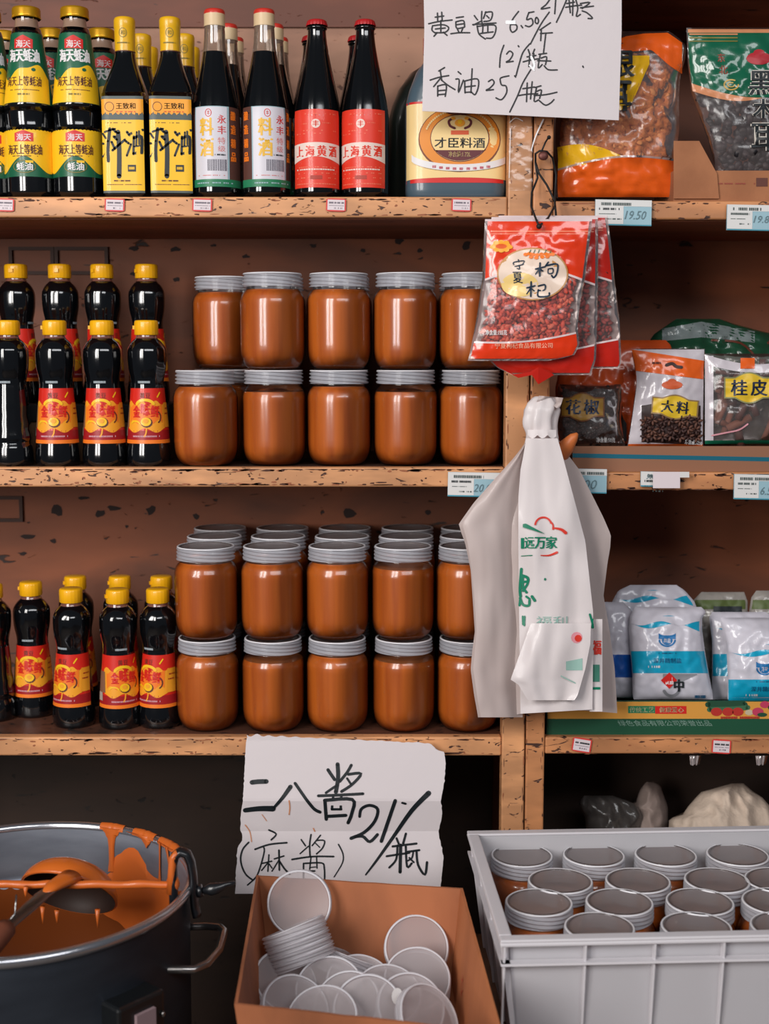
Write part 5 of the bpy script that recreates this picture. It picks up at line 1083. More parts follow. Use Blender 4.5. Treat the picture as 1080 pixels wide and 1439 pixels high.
saltbag(rows_of((868, 1012, 1140), (880, 1013, 1145), (905, 1020, 1145), (950, 1022, 1145), (983, 1022, 1145)), 0.05, 'front salt bag with turquoise band at the right frame edge of the printed carton', 1074, 40, 53)
for rows, lab, sd in ((rows_of((832, 985, 1045), (845, 972, 1050), (865, 970, 1050), (981, 970, 1050)), 'greenish clear bag behind the salt bags, left one', 61), (rows_of((830, 1062, 1140), (840, 1055, 1140), (860, 1052, 1140), (981, 1052, 1140)), 'greenish clear bag behind the salt bags, right one at the frame edge', 63)):
    o, mp, d = pill('clear_bag', lab, 'bag', rows, 0.17, 0.02, M('greyish_film', (150, 144, 138), 0.3, coat=0.6, bump=0.6), 0.006, sd, 0.02, 'greenish bags behind the salt'); clampx(rows, d, lambda u: 843, lambda u: 856, M('moss_print', (84, 98, 52), 0.5), 1, 3); d.band(rows[1][1] + 30, rows[1][1] + 70, 852, 862, INK, 2, 8, 2); d.mb.build('print', o)

# ================================================================== plastic carrier bags on the wooden peg
t = thing('carrier_bag_bundle', 'bundle of white plastic carrier bags hanging from the posts by their twisted handles', 'bag', P(762, 600, -0.03))
PW_ = M('white_carrier_plastic', (214, 198, 194), 0.42, translucent=0.25, coat=0.1, bump=0.10, bscale=10)
PW2 = M('white_carrier_front', (236, 227, 227), 0.38, translucent=0.2, coat=0.15, bump=0.08, bscale=12)
Z = affine(620, 540, 2.878)
def ZX(tab): return [(540 + y / 2.878, 620 + x / 2.878) for y, x in tab]
Lo = ZX([(215, 345), (250, 330), (300, 290), (400, 200), (480, 130), (565, 70), (600, 80), (640, 95), (750, 118), (850, 125), (1000, 135), (1080, 124), (1150, 118), (1250, 132), (1345, 150)])
Ro = ZX([(215, 470), (250, 486), (350, 560), (470, 620), (540, 655), (610, 685), (660, 682), (730, 670), (855, 655), (930, 668), (1000, 680), (1150, 700), (1250, 706), (1330, 710)])
def layer(nm, Lx, Rx, y0, y1, Y, m, folds, amp, seed, nu=60, nv=70, botf=None, converge=616, curl=0.0):
    b = MB()
    def yfun(u, v, x, y):
        k = min(1, max(0, (y - converge) / 160))
        f = sum(a * math.cos(2 * math.pi * (fr * u + ph)) for a, fr, ph in folds) * (0.25 + 0.75 * k)
        n_ = noise.noise(Vector((x / 34, y / 90, seed))) * 0.7 + 0.08 * noise.noise(Vector((x / 12, y / 40, seed)))
        edge = (abs(2 * u - 1)) ** 3 * curl
        return Y + amp * f * 1.0 + 0.010 * n_ * (0.3 + k) + edge
    for off in (0.0, 0.0018):
        def fn(u, v):
            y = y0 + (y1 - y0) * v; a, c = interp(Lx, min(y, Lx[-1][0])), interp(Rx, min(y, Rx[-1][0])); x = a + (c - a) * u
            yy = y + (botf(u) * v ** 6 if botf else 0)
            q = P(x, yy, yfun(u, v, x, y) + off); return q - t.location
        b.grid(fn, nu, nv, m)
    return b, (lambda x, y, off: P(x, y, yfun((x - interp(Lx, y)) / (interp(Rx, y) - interp(Lx, y)), 0, x, y) - off) - t.location)
b, _ = layer('back', Lo, Ro, 614, 1004, -0.052, PW_, ((1.0, 1, 0.1), (0.25, 3, 0.3)), 0.007, 1.0, botf=lambda u: 4 * math.cos(u * 5) - 3 * u, curl=0.015)
b.build('bag_back_layer', t)
Lm = [(616, 739), (640, 735), (660, 731), (700, 728), (760, 728), (860, 729), (1002, 731)]; 
Rm = [(616, 783), (640, 790), (700, 806), (760, 822), (860, 833), (900, 833), (1002, 832)]
LB_ = ZX([(215, 350), (250, 332), (300, 296), (400, 212), (480, 145), (565, 84), (640, 105), (750, 122), (850, 132), (1000, 142), (1150, 128), (1300, 150), (1345, 160)])
RB_ = [(616, 742), (650, 736), (700, 730), (760, 730), (860, 732), (1007, 734)]
b, _ = layer('left', LB_, RB_, 616, 1008, -0.070, PW_, ((1.0, 0.5, 0.5), (0.08, 2, 0.1)), 0.010, 4.0, nu=30, curl=0.004); b.build('bag_left_wing', t)
b, mpf = layer('front', Lm, Rm, 616, 999, -0.086, PW2, ((1.0, 0.5, 0.25), (0.10, 2.5, 0.0)), 0.009, 7.0, nu=40, botf=lambda u: 4 - 6 * u)
b.build('bag_front_panel', t)
# crumpled flap low on the front
Lf = [(878, 745), (884, 742), (925, 728), (953, 717), (960, 722), (985, 735)]; Rf = [(878, 828), (900, 826), (940, 818), (975, 812), (985, 806)]
b, mpl = layer('flap', [(875, 746), (900, 737), (930, 726), (955, 717), (962, 728), (985, 742)], [(875, 830), (905, 829), (940, 822), (978, 811), (985, 806)], 876, 984, -0.110, PW2, ((0.6, 1.0, 0.2), (0.2, 2.5, 0.0)), 0.006, 11.0, nu=34, nv=30, converge=500); b.build('bag_flap', t)
# knot of handles
b = MB()
SEC = [(557, 758, 6, 4), (559, 762, 14, 8), (566, 762, 21, 12), (576, 760, 24, 15), (588, 759, 23, 15), (600, 759, 22, 15), (608, 760, 22, 14), (614, 761, 22, 12), (622, 761, 22, 9)]
def kn_(u, v):
    k = v * (len(SEC) - 1); i = min(int(k), len(SEC) - 2); f = k - i; s_ = [SEC[i][j] + (SEC[i + 1][j] - SEC[i][j]) * f for j in range(4)]; a = 2 * math.pi * u
    n_ = 1 + 0.13 * noise.noise(Vector((math.cos(a) * 1.5, math.sin(a) * 1.5, v * 5))) + 0.09 * math.cos(7 * a + v * 4)
    K = 1.9 / FPX; q = P(s_[1] + s_[2] * math.sin(a) * n_, s_[0], -0.058 - 0.0 - s_[3] * K * math.cos(a) * n_ * 1.2); return q - t.location
b.grid(kn_, 36, 24, PW2, closed=True); b.build('twisted_handles', t)
b = MB()
b.grid(lambda u, v: P(757 + 34 * u - 4 * v, 556 + 11 * v + 4 * math.sin(u * 9) * v + 3 * u, -0.064 - 0.01 * math.sin(u * 6 + v * 3)) - t.location, 12, 5, PW_)
b.grid(lambda u, v: P(741 + 40 * u, 604 + (7 + 5 * abs(math.sin(u * 9))) * v, -0.080 - 0.006 * math.sin(u * 3.14) - 0.004 * v) - t.location, 24, 4, PW2); b.build('handle_scrap', t)
# printing on the bags
GB = M('carrier_green', (14, 122, 92), 0.4); RB2 = M('carrier_red', (214, 58, 44), 0.4); FG = M('faded_carrier_green', (150, 186, 176), 0.45); FP = M('faded_carrier_pink', (226, 150, 160), 0.45)
d = D(b := MB(), mpf, 0.0009); Zp = affine(700, 680, 4.361)
d.band(734.2, 765, lambda x: interp(((734.2, 736.5), (738, 735.5), (765, 750)), x), lambda x: interp(((734.2, 741), (765, 750.2)), x), GB, 3, 14, 2)
d.text('远', 737, 755, 750, 771, GB, 2, 0.04); d.text('万', 751, 755, 766, 771, GB, 2, 0.04); d.text('家', 767, 754, 782, 771, GB, 2, 0.04); d.band(731.5, 736, 756, 771, GB, 2, 2, 1)
d.arc(763, 739, 11.5, 12, 190, 340, 2.6, RB2, 2); d.arc(785, 755, 12, 14, 235, 330, 0.1, RB2, 2); d.stroke(Zp([(332, 270), (350, 272), (385, 280), (412, 300)]), (1.6, 4.6), RB2, 2)
d.stroke(Zp([(320, 232), (334, 252), (334, 278)]), 2.2, RB2, 2); d.stroke(Zp([(260, 438), (310, 438), (358, 420)]), (1.2, 3.4), RB2, 2); d.stroke(Zp([(140, 442), (205, 438)]), (1, 1.4), GB, 2)
# brushed greeting character
for q, w in (([(140, 522), (132, 640), (135, 690)], 4), ([(140, 560), (178, 575), (180, 600)], 4), ([(150, 600), (180, 605), (150, 655)], 3.4), ([(150, 640), (172, 665)], 3.6), ([(148, 560), (150, 640)], 3), ([(132, 700), (150, 740), (185, 745), (190, 715)], 3.6), ([(205, 690), (222, 715)], 4), ([(170, 690), (190, 705)], 3), ([(135, 690), (128, 745)], 3)): d.stroke(Zp(q), w, GB, 2)
d.ellipse(765.5, 814, 1.5, 2, GB, 2, 8, 1); d.stroke(Zp([(148, 812), (150, 862)]), 2.4, GB, 2); d.stroke(Zp([(160, 812), (158, 868)]), 2.4, GB, 2)
d.stroke(Zp([(560, 800), (575, 850), (580, 880)]), 3, GB, 2); d.stroke(Zp([(578, 830), (572, 880)]), 2, GB, 2)
d.text('福利', 753, 866, 797, 880, FG, 2, 0.0)
b.build('front_print', t, label='green and red printed logo and lettering')
d = D(b := MB(), lambda x, y, off: P(x, y, -0.075 - 0.012 - off) - t.location, 0.0006)
d = D(b := MB(), mpl, 0.0007); d.ellipse(812, 897, 5, 5, RB2, 2, 10, 1); d.ellipse(810, 896, 8, 8, FP, 1, 12, 1); d.band(795, 818, lambda x: 925 + (818 - x) * .2, 942, FG, 1, 4, 2); d.stroke([(788, 950), (808, 960)], 1.5, FG, 1); b.build('flap_print', t)
yb = lambda x, y: -0.108
RBk = MB(); d = D(RBk, lambda x, y, off: P(x, y, -0.100 - off) - t.location, 0.0006)
mb2, mpb2 = layer('rp', [(870, 828), (1000, 828)], [(870, 846), (1000, 846)], 870, 1000, -0.082, PW2, ((0.4, 0.5, 0.2),), 0.005, 13.0, nu=8, nv=20, converge=400); mb2.build('bag_right_fold', t)
d = D(b := MB(), mpb2, 0.0007); d.text('福', 833, 900, 844, 920, RB2, 2, 0.04); d.band(829, 842, 934, 958, M('carrier_teal_block', (70, 130, 112), 0.45), 2, 3, 2); d.band(829, 843, 965.5, 969, GB, 2, 3, 1); b.build('side_print', t)
# wooden peg
o = thing('wooden_peg', 'short orange-brown wooden peg beside the knot of the plastic bags', 'peg', P(790, 640, -0.03)); b = MB()
b.tube([P(x, y, z) - o.location for x, y, z in ((775, 650, -0.0), (784, 640, -0.03), (796, 627, -0.045), (806, 614, -0.052), (811, 609, -0.054))], [0.0155, 0.015, 0.012, 0.007, 0.002], M('orange_wood', (196, 108, 56), 0.45), 14); b.build('peg', o)

# ================================================================== sacks in the lower right cubby
def sack(rows, Y, m, lab, sd, bulge, wr, name='sack'):
    o = thing(name, lab, 'sack', P((rows[-1][1] + rows[-1][2]) / 2, rows[-1][0], Y)); mp0, xl, xr = bagmap(o, rows, Y, bulge, 0.0, sd, 0.06)
    def mp(x, y, off):
        f = sum((1 - 2 * abs(noise.noise(Vector((x / k, y / k * .7, sd + i * 3.1))))) * w for i, (k, w) in enumerate(((34, 1.0), (15, 0.5), (60, 1.4))))
        return mp0(x, y, off + wr * f * 0.55)
    mpb, _, _ = bagmap(o, rows, Y + 0.002, -bulge * 0.6, wr * .4, sd, 0.06)
    bag_shell(o, rows, mp, xl, xr, m, nu=60, nv=80, name='sack_cloth', mpb=mpb); return o
sack(rows_of((1101, 1028, 1044), (1106, 1010, 1050), (1113, 985, 1058), (1120, 978, 1070), (1134, 966, 1082), (1146, 958, 1092), (1150, 940, 1098), (1230, 935, 1120), (1420, 930, 1130)), 0.14, M('offwhite_sack', (206, 186, 168), 0.75, bump=0.3, bscale=150), 'peaked off-white sack in the dark cubby behind the plastic crate', 71, 0.10, 0.022)
sack(rows_of((1099, 908, 918), (1104, 903, 928), (1112, 898, 930), (1128, 893, 936), (1136, 876, 938), (1139, 890, 938), (1155, 888, 938), (1420, 884, 936)), 0.20, M('grey_sack', (150, 132, 124), 0.7, bump=0.3), 'narrow upright grey-beige sack in the dark cubby', 73, 0.05, 0.014)
sack(rows_of((1118, 820, 860), (1128, 812, 890), (1150, 822, 905), (1420, 830, 910)), 0.17, M('dark_plastic_sack', (70, 66, 64), 0.3, coat=0.6, bump=0.6), 'dark crumpled plastic sack left in the dark cubby', 75, 0.05, 0.02)
for px, lab in ((977, 'clear plastic scrap hanging under the bottom right shelf, left one'), (1070, 'clear plastic scrap hanging under the bottom right shelf at the right edge')):
    o = thing('plastic_scrap', lab, 'plastic', P(px, 1064, 0.01)); b = MB(); b.grid(lambda u, v: P(px - 9 + 18 * u - 5 * v * (u - .3), 1062 + 14 * v - 8 * v * (u - .4) ** 2, 0.004 + 0.006 * math.sin(u * 7)) - o.location, 8, 4, MILKY); b.build('scrap', o)
# ================================================================== stock pot of sesame paste
STEEL = M('pot_steel', (158, 164, 176), 0.42, metal=0.55, noise_rgb=(120, 126, 138), nscale=5, stretch=(1, 1, 4)); STEELO = M('pot_outside_steel', (66, 72, 82), 0.45, metal=0.6, noise_rgb=(46, 50, 58), nscale=4, stretch=(1, 1, 3))
SP = M('wet_sesame_paste', (206, 104, 36), 0.32, coat=0.25, bump=0.12, bscale=10); SPD = M('paste_smear', (200, 98, 36), 0.4, coat=0.15)
zr = 0.757
rim_r = PZ(268, 1243, zr); rim_b = PZ(25, 1155, zr)
PR = 0.226
pc = Vector((0, 0, 0)); cyy = rim_b.y - PR; pc = Vector((P(268, 1243, cyy).x - PR, cyy, zr)) 
POTH = 0.40
t = thing('stock_pot', 'large steel stock pot of sesame paste at the lower left, a bar clamped across', 'pot', (pc.x, pc.y, zr - POTH))
hz = POTH
b = MB(); b.lathe([(0, 0.0), (PR - 0.02, 0.0), (PR - 0.006, 0.012), (PR - 0.004, hz - 0.012)], STEELO, 72); b.build('pot_wall', t)
b = MB(); b.lathe([(PR - 0.0065, hz - 0.006), (PR - 0.007, hz - 0.075), (PR - 0.0045, hz - 0.078), (PR - 0.0045, hz - 0.084), (PR - 0.007, hz - 0.087), (PR - 0.007, 0.03), (0, 0.03)], STEEL, 72); b.build('inner_wall', t)
b = MB(); b.lathe([(PR - 0.004, hz - 0.014), (PR + 0.003, hz - 0.010), (PR + 0.0045, hz - 0.004), (PR + 0.002, hz + 0.001), (PR - 0.003, hz + 0.002), (PR - 0.0075, hz - 0.002), (PR - 0.0075, hz - 0.008)], M('rim_steel', (190, 190, 196), 0.22, metal=0.9), 96); b.build('rim', t)
LV = hz - 0.23
b = MB(); b.grid(lambda u, v: ((PR - 0.0072) * v * math.sin(2 * math.pi * u), -(PR - 0.0072) * v * math.cos(2 * math.pi * u), LV + 0.002 * noise.noise(Vector((math.sin(2 * math.pi * u) * v * 3, math.cos(2 * math.pi * u) * v * 3, 0))) + 0.006 * v ** 8), 60, 14, M('shaded_sesame_paste', (124, 62, 26), 0.3, coat=0.3), closed=True); b.build('sesame_paste', t)  # paste coloured darker to stand in for the shade inside the pot
# paste clinging to the inside wall (angles measured from the front, counter-clockwise to the right)
b = MB()
def ang(px, py):   # angle on the wall of the point at height z seen at px: solve on rim plane
    q = PZ(px, py, zr) - Vector((pc.x, pc.y, 0)); return math.atan2(q.x, -q.y)
def smear(a0, a1, top, m=SPD, n=30, bot=None, off=0.0016, rad=None, nv=12):
    R = rad or (PR - 0.0072)
    def fn(u, v):
        a = a0 + (a1 - a0) * u; z1 = hz - top(u); z0 = (hz - bot(u)) if bot else LV - 0.002
        z = z0 + (z1 - z0) * v; k = off * (0.25 + min(1, 6 * u * (1 - u)) * (0.4 + 0.6 * math.sin(v * math.pi) if bot else 1.0))
        return ((R - k) * math.sin(a), -(R - k) * math.cos(a), z)
    b.grid(fn, n, nv, m)
aR = math.radians
def Wl(px, py, off=0.0):
    """far inner wall of the pot seen at a photograph pixel"""
    u = (px - 540) / FPX; v = -(py - H / 2) / FPX; d_ = Vector((u, ct + v * st, v * ct - st)); o_ = CAM - Vector((pc.x, pc.y, 0)); R = PR - 0.0070 - off
    A_ = d_.x ** 2 + d_.y ** 2; B_ = 2 * (o_.x * d_.x + o_.y * d_.y); C_ = o_.x ** 2 + o_.y ** 2 - R * R
    k = (-B_ + math.sqrt(max(0, B_ * B_ - 4 * A_ * C_))) / (2 * A_); return CAM + d_ * k - t.location
def wall_patch(tab, bot, n=60, nv=16, off=0.002, m=None):
    x0, x1 = tab[0][0], tab[-1][0]
    def fn(u, v):
        px = x0 + (x1 - x0) * u; pt = interp(tab, px); pb = bot(px) if callable(bot) else bot
        q = Wl(px, pt + (pb - pt) * v, off * min(1, 8 * v, 12 * u + .1, 12 * (1 - u) + .1)); q.z = max(q.z, LV - 0.004); return q
    b.grid(fn, n, nv, m or SPD)
b = MB()
PASTE_SHADE = M('shaded_sesame_paste', (124, 62, 26), 0.3, coat=0.3)  # same darkened paste for the wall, shade painted into the colour
wall_patch([(-60, 1246), (60, 1246), (128, 1246), (262, 1252)], 1345, 120, 24, 0.0006, PASTE_SHADE)
wall_patch([(120, 1246), (140, 1232), (150, 1229), (158, 1224), (160, 1206), (164, 1202), (170, 1199), (175, 1194), (181, 1191), (188, 1191.5), (194, 1196), (199, 1205), (203, 1212), (205, 1215), (206, 1222), (212, 1229), (220, 1234), (228, 1238), (240, 1240), (250, 1243)], lambda px: interp([(120, 1256), (140, 1275), (160, 1296), (180, 1308), (200, 1316), (220, 1330), (250, 1335)], px) + 4 * math.sin(px / 7), 150, 24)
a0_ = ang(252, 1250)
def fn(u, v):
    a = aR(-178) + (math.radians(95) + math.radians(178)) * u; R = PR - 0.0088; return (R * math.sin(a), -R * math.cos(a), LV - 0.004 + (0.03 + 0.035 * max(0, u - 0.6)) * v)
b.grid(fn, 90, 3, SPD)
for pts in ([(139, 1161, 170), (142, 1166, 168), (147, 1172, 165.5), (151, 1178, 162), (152.5, 1190, 160.5), (153, 1210, 160.5), (151.5, 1225, 161.5)],
            [(176, 1170, 206), (190, 1176, 208), (200, 1182, 212), (203, 1187, 210), (204, 1190, 207), (205, 1192, 206)],
            [(222.5, 1184, 226), (223, 1200, 225.5), (223, 1220, 225.5), (222, 1238, 226.5)], [(231, 1190, 236), (233.5, 1200, 237), (236, 1215, 239), (237, 1235, 242)], [(212, 1178, 240), (220, 1184, 242), (228, 1188, 242), (236, 1193, 243)]):
    n_ = len(pts) - 1
    def fn(u, v, pts=pts, n_=n_):
        k = v * n_; i = min(int(k), n_ - 1); f = k - i; p, q = pts[i], pts[i + 1]; xl_, y_, xr_ = (p[j] + (q[j] - p[j]) * f for j in range(3))
        w = Wl(xl_ + (xr_ - xl_) * u, y_ + (4 * (u - .5) if pts is not None and pts[0][2] - pts[0][0] > 15 and v < .4 else 0), 0.0008 + 0.003 * math.sin(u * math.pi)); w.z = min(w.z, hz - 0.001); return w
    b.grid(fn, 8, n_ * 5, SPD)
for (x0_, x1_) in ((139, 169), (180, 208), (213, 243)):
    c0, c1 = ang(x0_, interp(((139, 1161), (169, 1167), (208, 1180), (243, 1200)), x0_)), ang(x1_, interp(((139, 1161), (169, 1167), (208, 1180), (243, 1200)), x1_))
    def fn(u, v, c0=c0, c1=c1):
        a = c0 + (c1 - c0) * u; th_ = math.pi * v; k = 0.0012 * math.sin(u * math.pi) * (0.8 + 0.6 * noise.noise(Vector((u * 9, 0, c0)))) + 0.0003; R = PR - 0.0016 - (0.0063 + k) * math.cos(th_)
        return (R * math.sin(a), -R * math.cos(a), hz - 0.005 + (0.0078 + k) * math.sin(th_))
    b.grid(fn, 20, 10, SPD)
b.build('paste_smears', t, kind='stuff')
# side handle
Lp = lambda px, py, y: P(px, py, y) - t.location
hy = pc.y
b = MB(); HS = M('handle_steel', (150, 146, 144), 0.25, metal=0.95)
yb_, yf_ = pc.y + 0.05, pc.y - 0.075
zz = P(265, 1316, pc.y + 0.02).z
xs = pc.x + PR
h0 = P(255, 1318, yb_) ; 
pts = [(xs - 0.012, yb_, zz), (xs + 0.012, yb_, zz + .001), (xs + 0.032, yb_ - 0.01, zz + .004), (xs + 0.041, yb_ - 0.028, zz + .006), (xs + 0.039, pc.y - 0.020, zz), (xs + 0.028, yf_ + 0.015, zz), (xs + 0.014, yf_, zz), (xs - 0.035, yf_, zz)]
b.tube([Vector(p) - t.location for p in [tuple(Vector(pts[i]).lerp(Vector(pts[i + 1]), k / 3)) for i in range(len(pts) - 1) for k in range(3)] + [pts[-1]]], 0.0052, HS, 12); b.build('side_handle', t)
# bracket box below on the outside
b = MB(); a = math.radians(49); T = Matrix.Translation(Vector(((PR) * math.sin(a), -(PR) * math.cos(a), 0))) @ Matrix.Rotation(a, 4, 'Z')
BKM = M('black_bracket', (16, 18, 20), 0.4, coat=0.3)
b.box((-0.035, -0.026, 0.02), (0.035, 0.012, hz - 0.078), BKM, T); o = bevel(b.build('drain_bracket', t), 0.004)
b = MB(); b.box((-0.012, -0.031, hz - 0.118), (0.017, -0.0262, hz - 0.093), M('pinkish_plate', (140, 118, 122), 0.5), T); b.build('maker_plate', o)
b = MB(); T2 = T; b.blob(T @ Vector((-0.018, -0.030, hz - 0.15)), (0.004, 0.003, 0.006), HS, None, 8, 6); b.blob(T @ Vector((0.03, -0.028, hz - 0.108)), (0.003, 0.003, 0.004), HS, None, 8, 6); b.build('bolt', o)
# crossbar with a hook clamp and wing screw
o = thing('clamped_bar', 'paste-covered bar across the pot mouth with a black hook clamp and wing screw', 'clamp', (pc.x, pc.y, zr))
L2 = lambda p: Vector(p) - o.location
def at(px, py, y): return L2(P(px, py, y))
yB = pc.y - 0.008
b = MB(); zz_ = P(120, 1243, yB).z
n = 40; path = []; rad = []
for i in range(n + 1):
    px = -40 + 285 * i / n; path.append(at(px, 1243 + 1.2 * math.sin(i * 0.7) * 0.6, yB)); rad.append(0.0052 + 0.0012 * noise.noise(Vector((i * 0.35, 0, 0))))
b.tube(path, rad, SPD, 12); b.blob(at(243, 1241, yB), (0.009, 0.009, 0.013), SPD, None, 10, 8)
b.tube([at(243, 1243, yB), at(244, 1252, yB - .004), at(245, 1259, yB - .006)], [0.006, 0.004, 0.001], SPD, 8); b.build('crossbar', o, label='bar coated with orange-brown paste')
b = MB(); IR = M('black_iron', (20, 22, 26), 0.35, coat=0.4)
hook = [(244, 1268, yB + 0.0), (243, 1240, yB), (243, 1215, yB), (246, 1202, yB), (254, 1196, yB), (263, 1200, yB), (268, 1212, yB), (271, 1230, yB), (272, 1255, yB), (274, 1275, yB), (277, 1288, yB - .002)]
hp = [at(*h) for h in hook]; hp = [hp[i].lerp(hp[i + 1], k / 3) for i in range(len(hp) - 1) for k in range(3)] + [hp[-1]]
b.tube(hp, 0.0060, IR, 12, flat=1.7); b.build('hook_clamp', o)
b = MB(); pa = [at(240, 1255, yB - .004), at(241, 1225, yB - .006), at(243, 1206, yB - .005), at(249, 1197, yB - .006)]
b.tube(pa, [0.006, 0.005, 0.0055, 0.004], SPD, 10); b.build('paste_coating', o, kind='stuff')
b = MB(); s0 = at(268, 1254, yB); s1 = at(290, 1250, yB)
b.tube([at(264, 1256, yB), at(280, 1252, yB)], 0.0042, IR, 10); b.tube([at(278, 1252.5, yB), at(284, 1251.5, yB)], 0.0085, IR, 12); b.tube([at(284, 1251.5, yB), at(296, 1249.5, yB), at(305, 1248, yB), at(318, 1243, yB), at(331, 1240, yB)], [0.004, 0.0085, 0.0075, 0.0035, 0.0022], IR, 12); b.build('wing_screw', o)
# ladle resting on the bar
o = thing('ladle', 'big paste-covered ladle turned over across the bar, its steel handle pointing to the lower left', 'ladle', tuple(P(92, 1240, yB + 0.02)))
at = lambda px, py, y: P(px, py, y) - o.location
c = P(97, 1256, yB + 0.068) - o.location; LRd = 0.067
tilt = Matrix.Translation(c) @ Matrix.Rotation(math.radians(-46), 4, 'X') @ Matrix.Rotation(math.radians(9), 4, 'Y')
b = MB(); prf = [(LRd * math.sin(a), LRd * 0.66 * math.cos(a)) for a in [math.radians(k) for k in range(0, 91, 6)]]
b.lathe(prf[::-1] , SP, 48, tilt)
b.build('paste_coat', o, label='thick coat of orange-brown paste'); 
b = MB(); b.lathe([(r * 0.965, z * 0.95 - 0.0005) for r, z in prf[::-1]] , M('ladle_inside_shaded', (48, 28, 20), 0.6), 48, tilt); b.lathe([(LRd * 0.965, 0), (LRd * 1.01, 0.001), (LRd, 0.004)], SPD, 48, tilt); b.build('bowl', o)  # bowl inside coloured dark for the shade within it
b = MB()
for px, y0, L_ in ((60, 1280, 18), (80, 1285, 12), (137, 1284, 20), (36, 1252, 9)):
    yy = yB - 0.012; b.tube([at(px, y0 - 6, yy), at(px, y0 + L_ * .5, yy), at(px + .5, y0 + L_, yy)], [0.0036, 0.0016, 0.0008], SPD, 8)
b.build('paste_drip', o, kind='stuff')
b = MB(); HD = M('ladle_handle_steel', (120, 112, 108), 0.25, metal=0.9)
hh = [(92, 1236, yB + 0.0), (76, 1247, yB - 0.022), (60, 1258, yB - 0.05), (40, 1276, yB - 0.085), (18, 1296, yB - 0.12), (-5, 1318, yB - 0.155), (-40, 1352, yB - 0.20)]
b.tube([at(*h) for h in hh], [0.008, 0.0095, 0.0105, 0.010, 0.0085, 0.0085, 0.0085], HD, 14, flat=0.4); b.build('handle', o)
b = MB(); b.tube([at(10, 1304, yB - 0.138), at(3, 1311, yB - 0.148), at(-10, 1326, yB - 0.165), at(-40, 1354, yB - 0.20)], [0.012, 0.0135, 0.014, 0.014], M('brown_wood_grip', (112, 62, 44), 0.55), 14); b.build('grip', o)
b = MB(); b.tube([at(100, 1232, yB + 0.01), at(88, 1238, yB - 0.008), at(74, 1246, yB - 0.028), at(62, 1256, yB - 0.05)], [0.017, 0.014, 0.0115, 0.004], SP, 14, flat=0.55); b.build('paste_run', o)
b = MB(); b.tube([at(23, 1257, yB - .10), at(22, 1272, yB - .105), at(21, 1284, yB - .11), at(12, 1296, yB - .12)], 0.0012, HS, 8); b.build('wire_hook', o)
# stool under the pot
zs_ = zr - POTH
o = thing('stool', 'low wooden stool carrying the stock pot', 'stool', (pc.x, pc.y, 0)); WD = wood('stool_wood', (110, 78, 54), (50, 32, 24), 0.5)
b = MB(); b.box((-0.2, -0.2, zs_ - 0.035), (0.2, 0.2, zs_), WD); b.build('seat', o)
for sx in (-1, 1):
    for sy in (-1, 1): b = MB(); b.box((sx * 0.17 - 0.02, sy * 0.17 - 0.02, 0), (sx * 0.17 + 0.02, sy * 0.17 + 0.02, zs_ - 0.035), WD); b.build('leg', o)

# ================================================================== plastic crate with jars
zrim = P(700, 1166, -0.085).z; CRH = 0.1735
BLc = PZ(656, 1167, zrim); FLc = PZ(703, 1322, zrim); FRp = PZ(1080, 1314, zrim)
ux = (FRp - FLc).normalized(); uy = Vector((-ux.y, ux.x, 0)); depth = (BLc - FLc).dot(uy); CW = 0.60
t = thing('plastic_crate', 'white translucent plastic crate of lidded paste jars at the lower right', 'crate', (FLc.x, FLc.y, zrim - CRH), math.atan2(ux.y, ux.x))
CRM = M('crate_plastic', (226, 224, 228), 0.38, translucent=0.42, coat=0.15, alpha=0.93); RIMM = M('crate_rim_plastic', (230, 226, 230), 0.4, translucent=0.2, coat=0.15)
b = MB(); tp = 0.014; th = 0.0035; hb = CRH - 0.026
def ring(x0, y0, x1, y1, z): return [(x0, y0, z), (x1, y0, z), (x1, y1, z), (x0, y1, z)]
def wallp(nm, pa, pb):   # pa,pb: (x,y) top outer ends ; tapered panel down to the base
    pass
e = 0.012
def panel(nm, a, c, n, m=CRM, z0=0.0, z1=None):
    """vertical wall from a to c (top, xy), inward normal n"""
    z1 = z1 or CRH - 0.004; a = Vector((a[0], a[1], 0)); c = Vector((c[0], c[1], 0)); n = Vector((n[0], n[1], 0)); d_ = (c - a).normalized()
    b = MB(); f = tp * (1 - z0 / CRH); g = tp * (1 - z1 / CRH)
    b.hexa([a + n * f + d_ * f + Vector((0, 0, z0)), c + n * f - d_ * f + Vector((0, 0, z0)), c + n * (f + th) - d_ * f + Vector((0, 0, z0)), a + n * (f + th) + d_ * f + Vector((0, 0, z0)),
            a + n * g + d_ * g + Vector((0, 0, z1)), c + n * g - d_ * g + Vector((0, 0, z1)), c + n * (g + th) - d_ * g + Vector((0, 0, z1)), a + n * (g + th) + d_ * g + Vector((0, 0, z1))], m)
    return b.build(nm, t)
panel('front_wall', (e, e), (CW - e, e), (0, 1)); panel('back_wall', (e, depth - e), (CW - e, depth - e), (0, -1)); panel('side_wall', (e, e), (e, depth - e), (1, 0)); panel('side_wall', (CW - e, e), (CW - e, depth - e), (-1, 0))
b = MB(); b.box((e + tp, e + tp, 0), (CW - e - tp, depth - e - tp, 0.004), CRM); b.build('base', t)
b = MB()   # rim: flat flange + down-turned lip
for (x0, y0, x1, y1) in ((0, 0, CW, e + 0.004), (0, depth - e - 0.004, CW, depth), (0, e + 0.004, e + 0.004, depth - e - 0.004), (CW - e - 0.004, e + 0.004, CW, depth - e - 0.004)): b.box((x0, y0, CRH - 0.004), (x1, y1, CRH), RIMM)
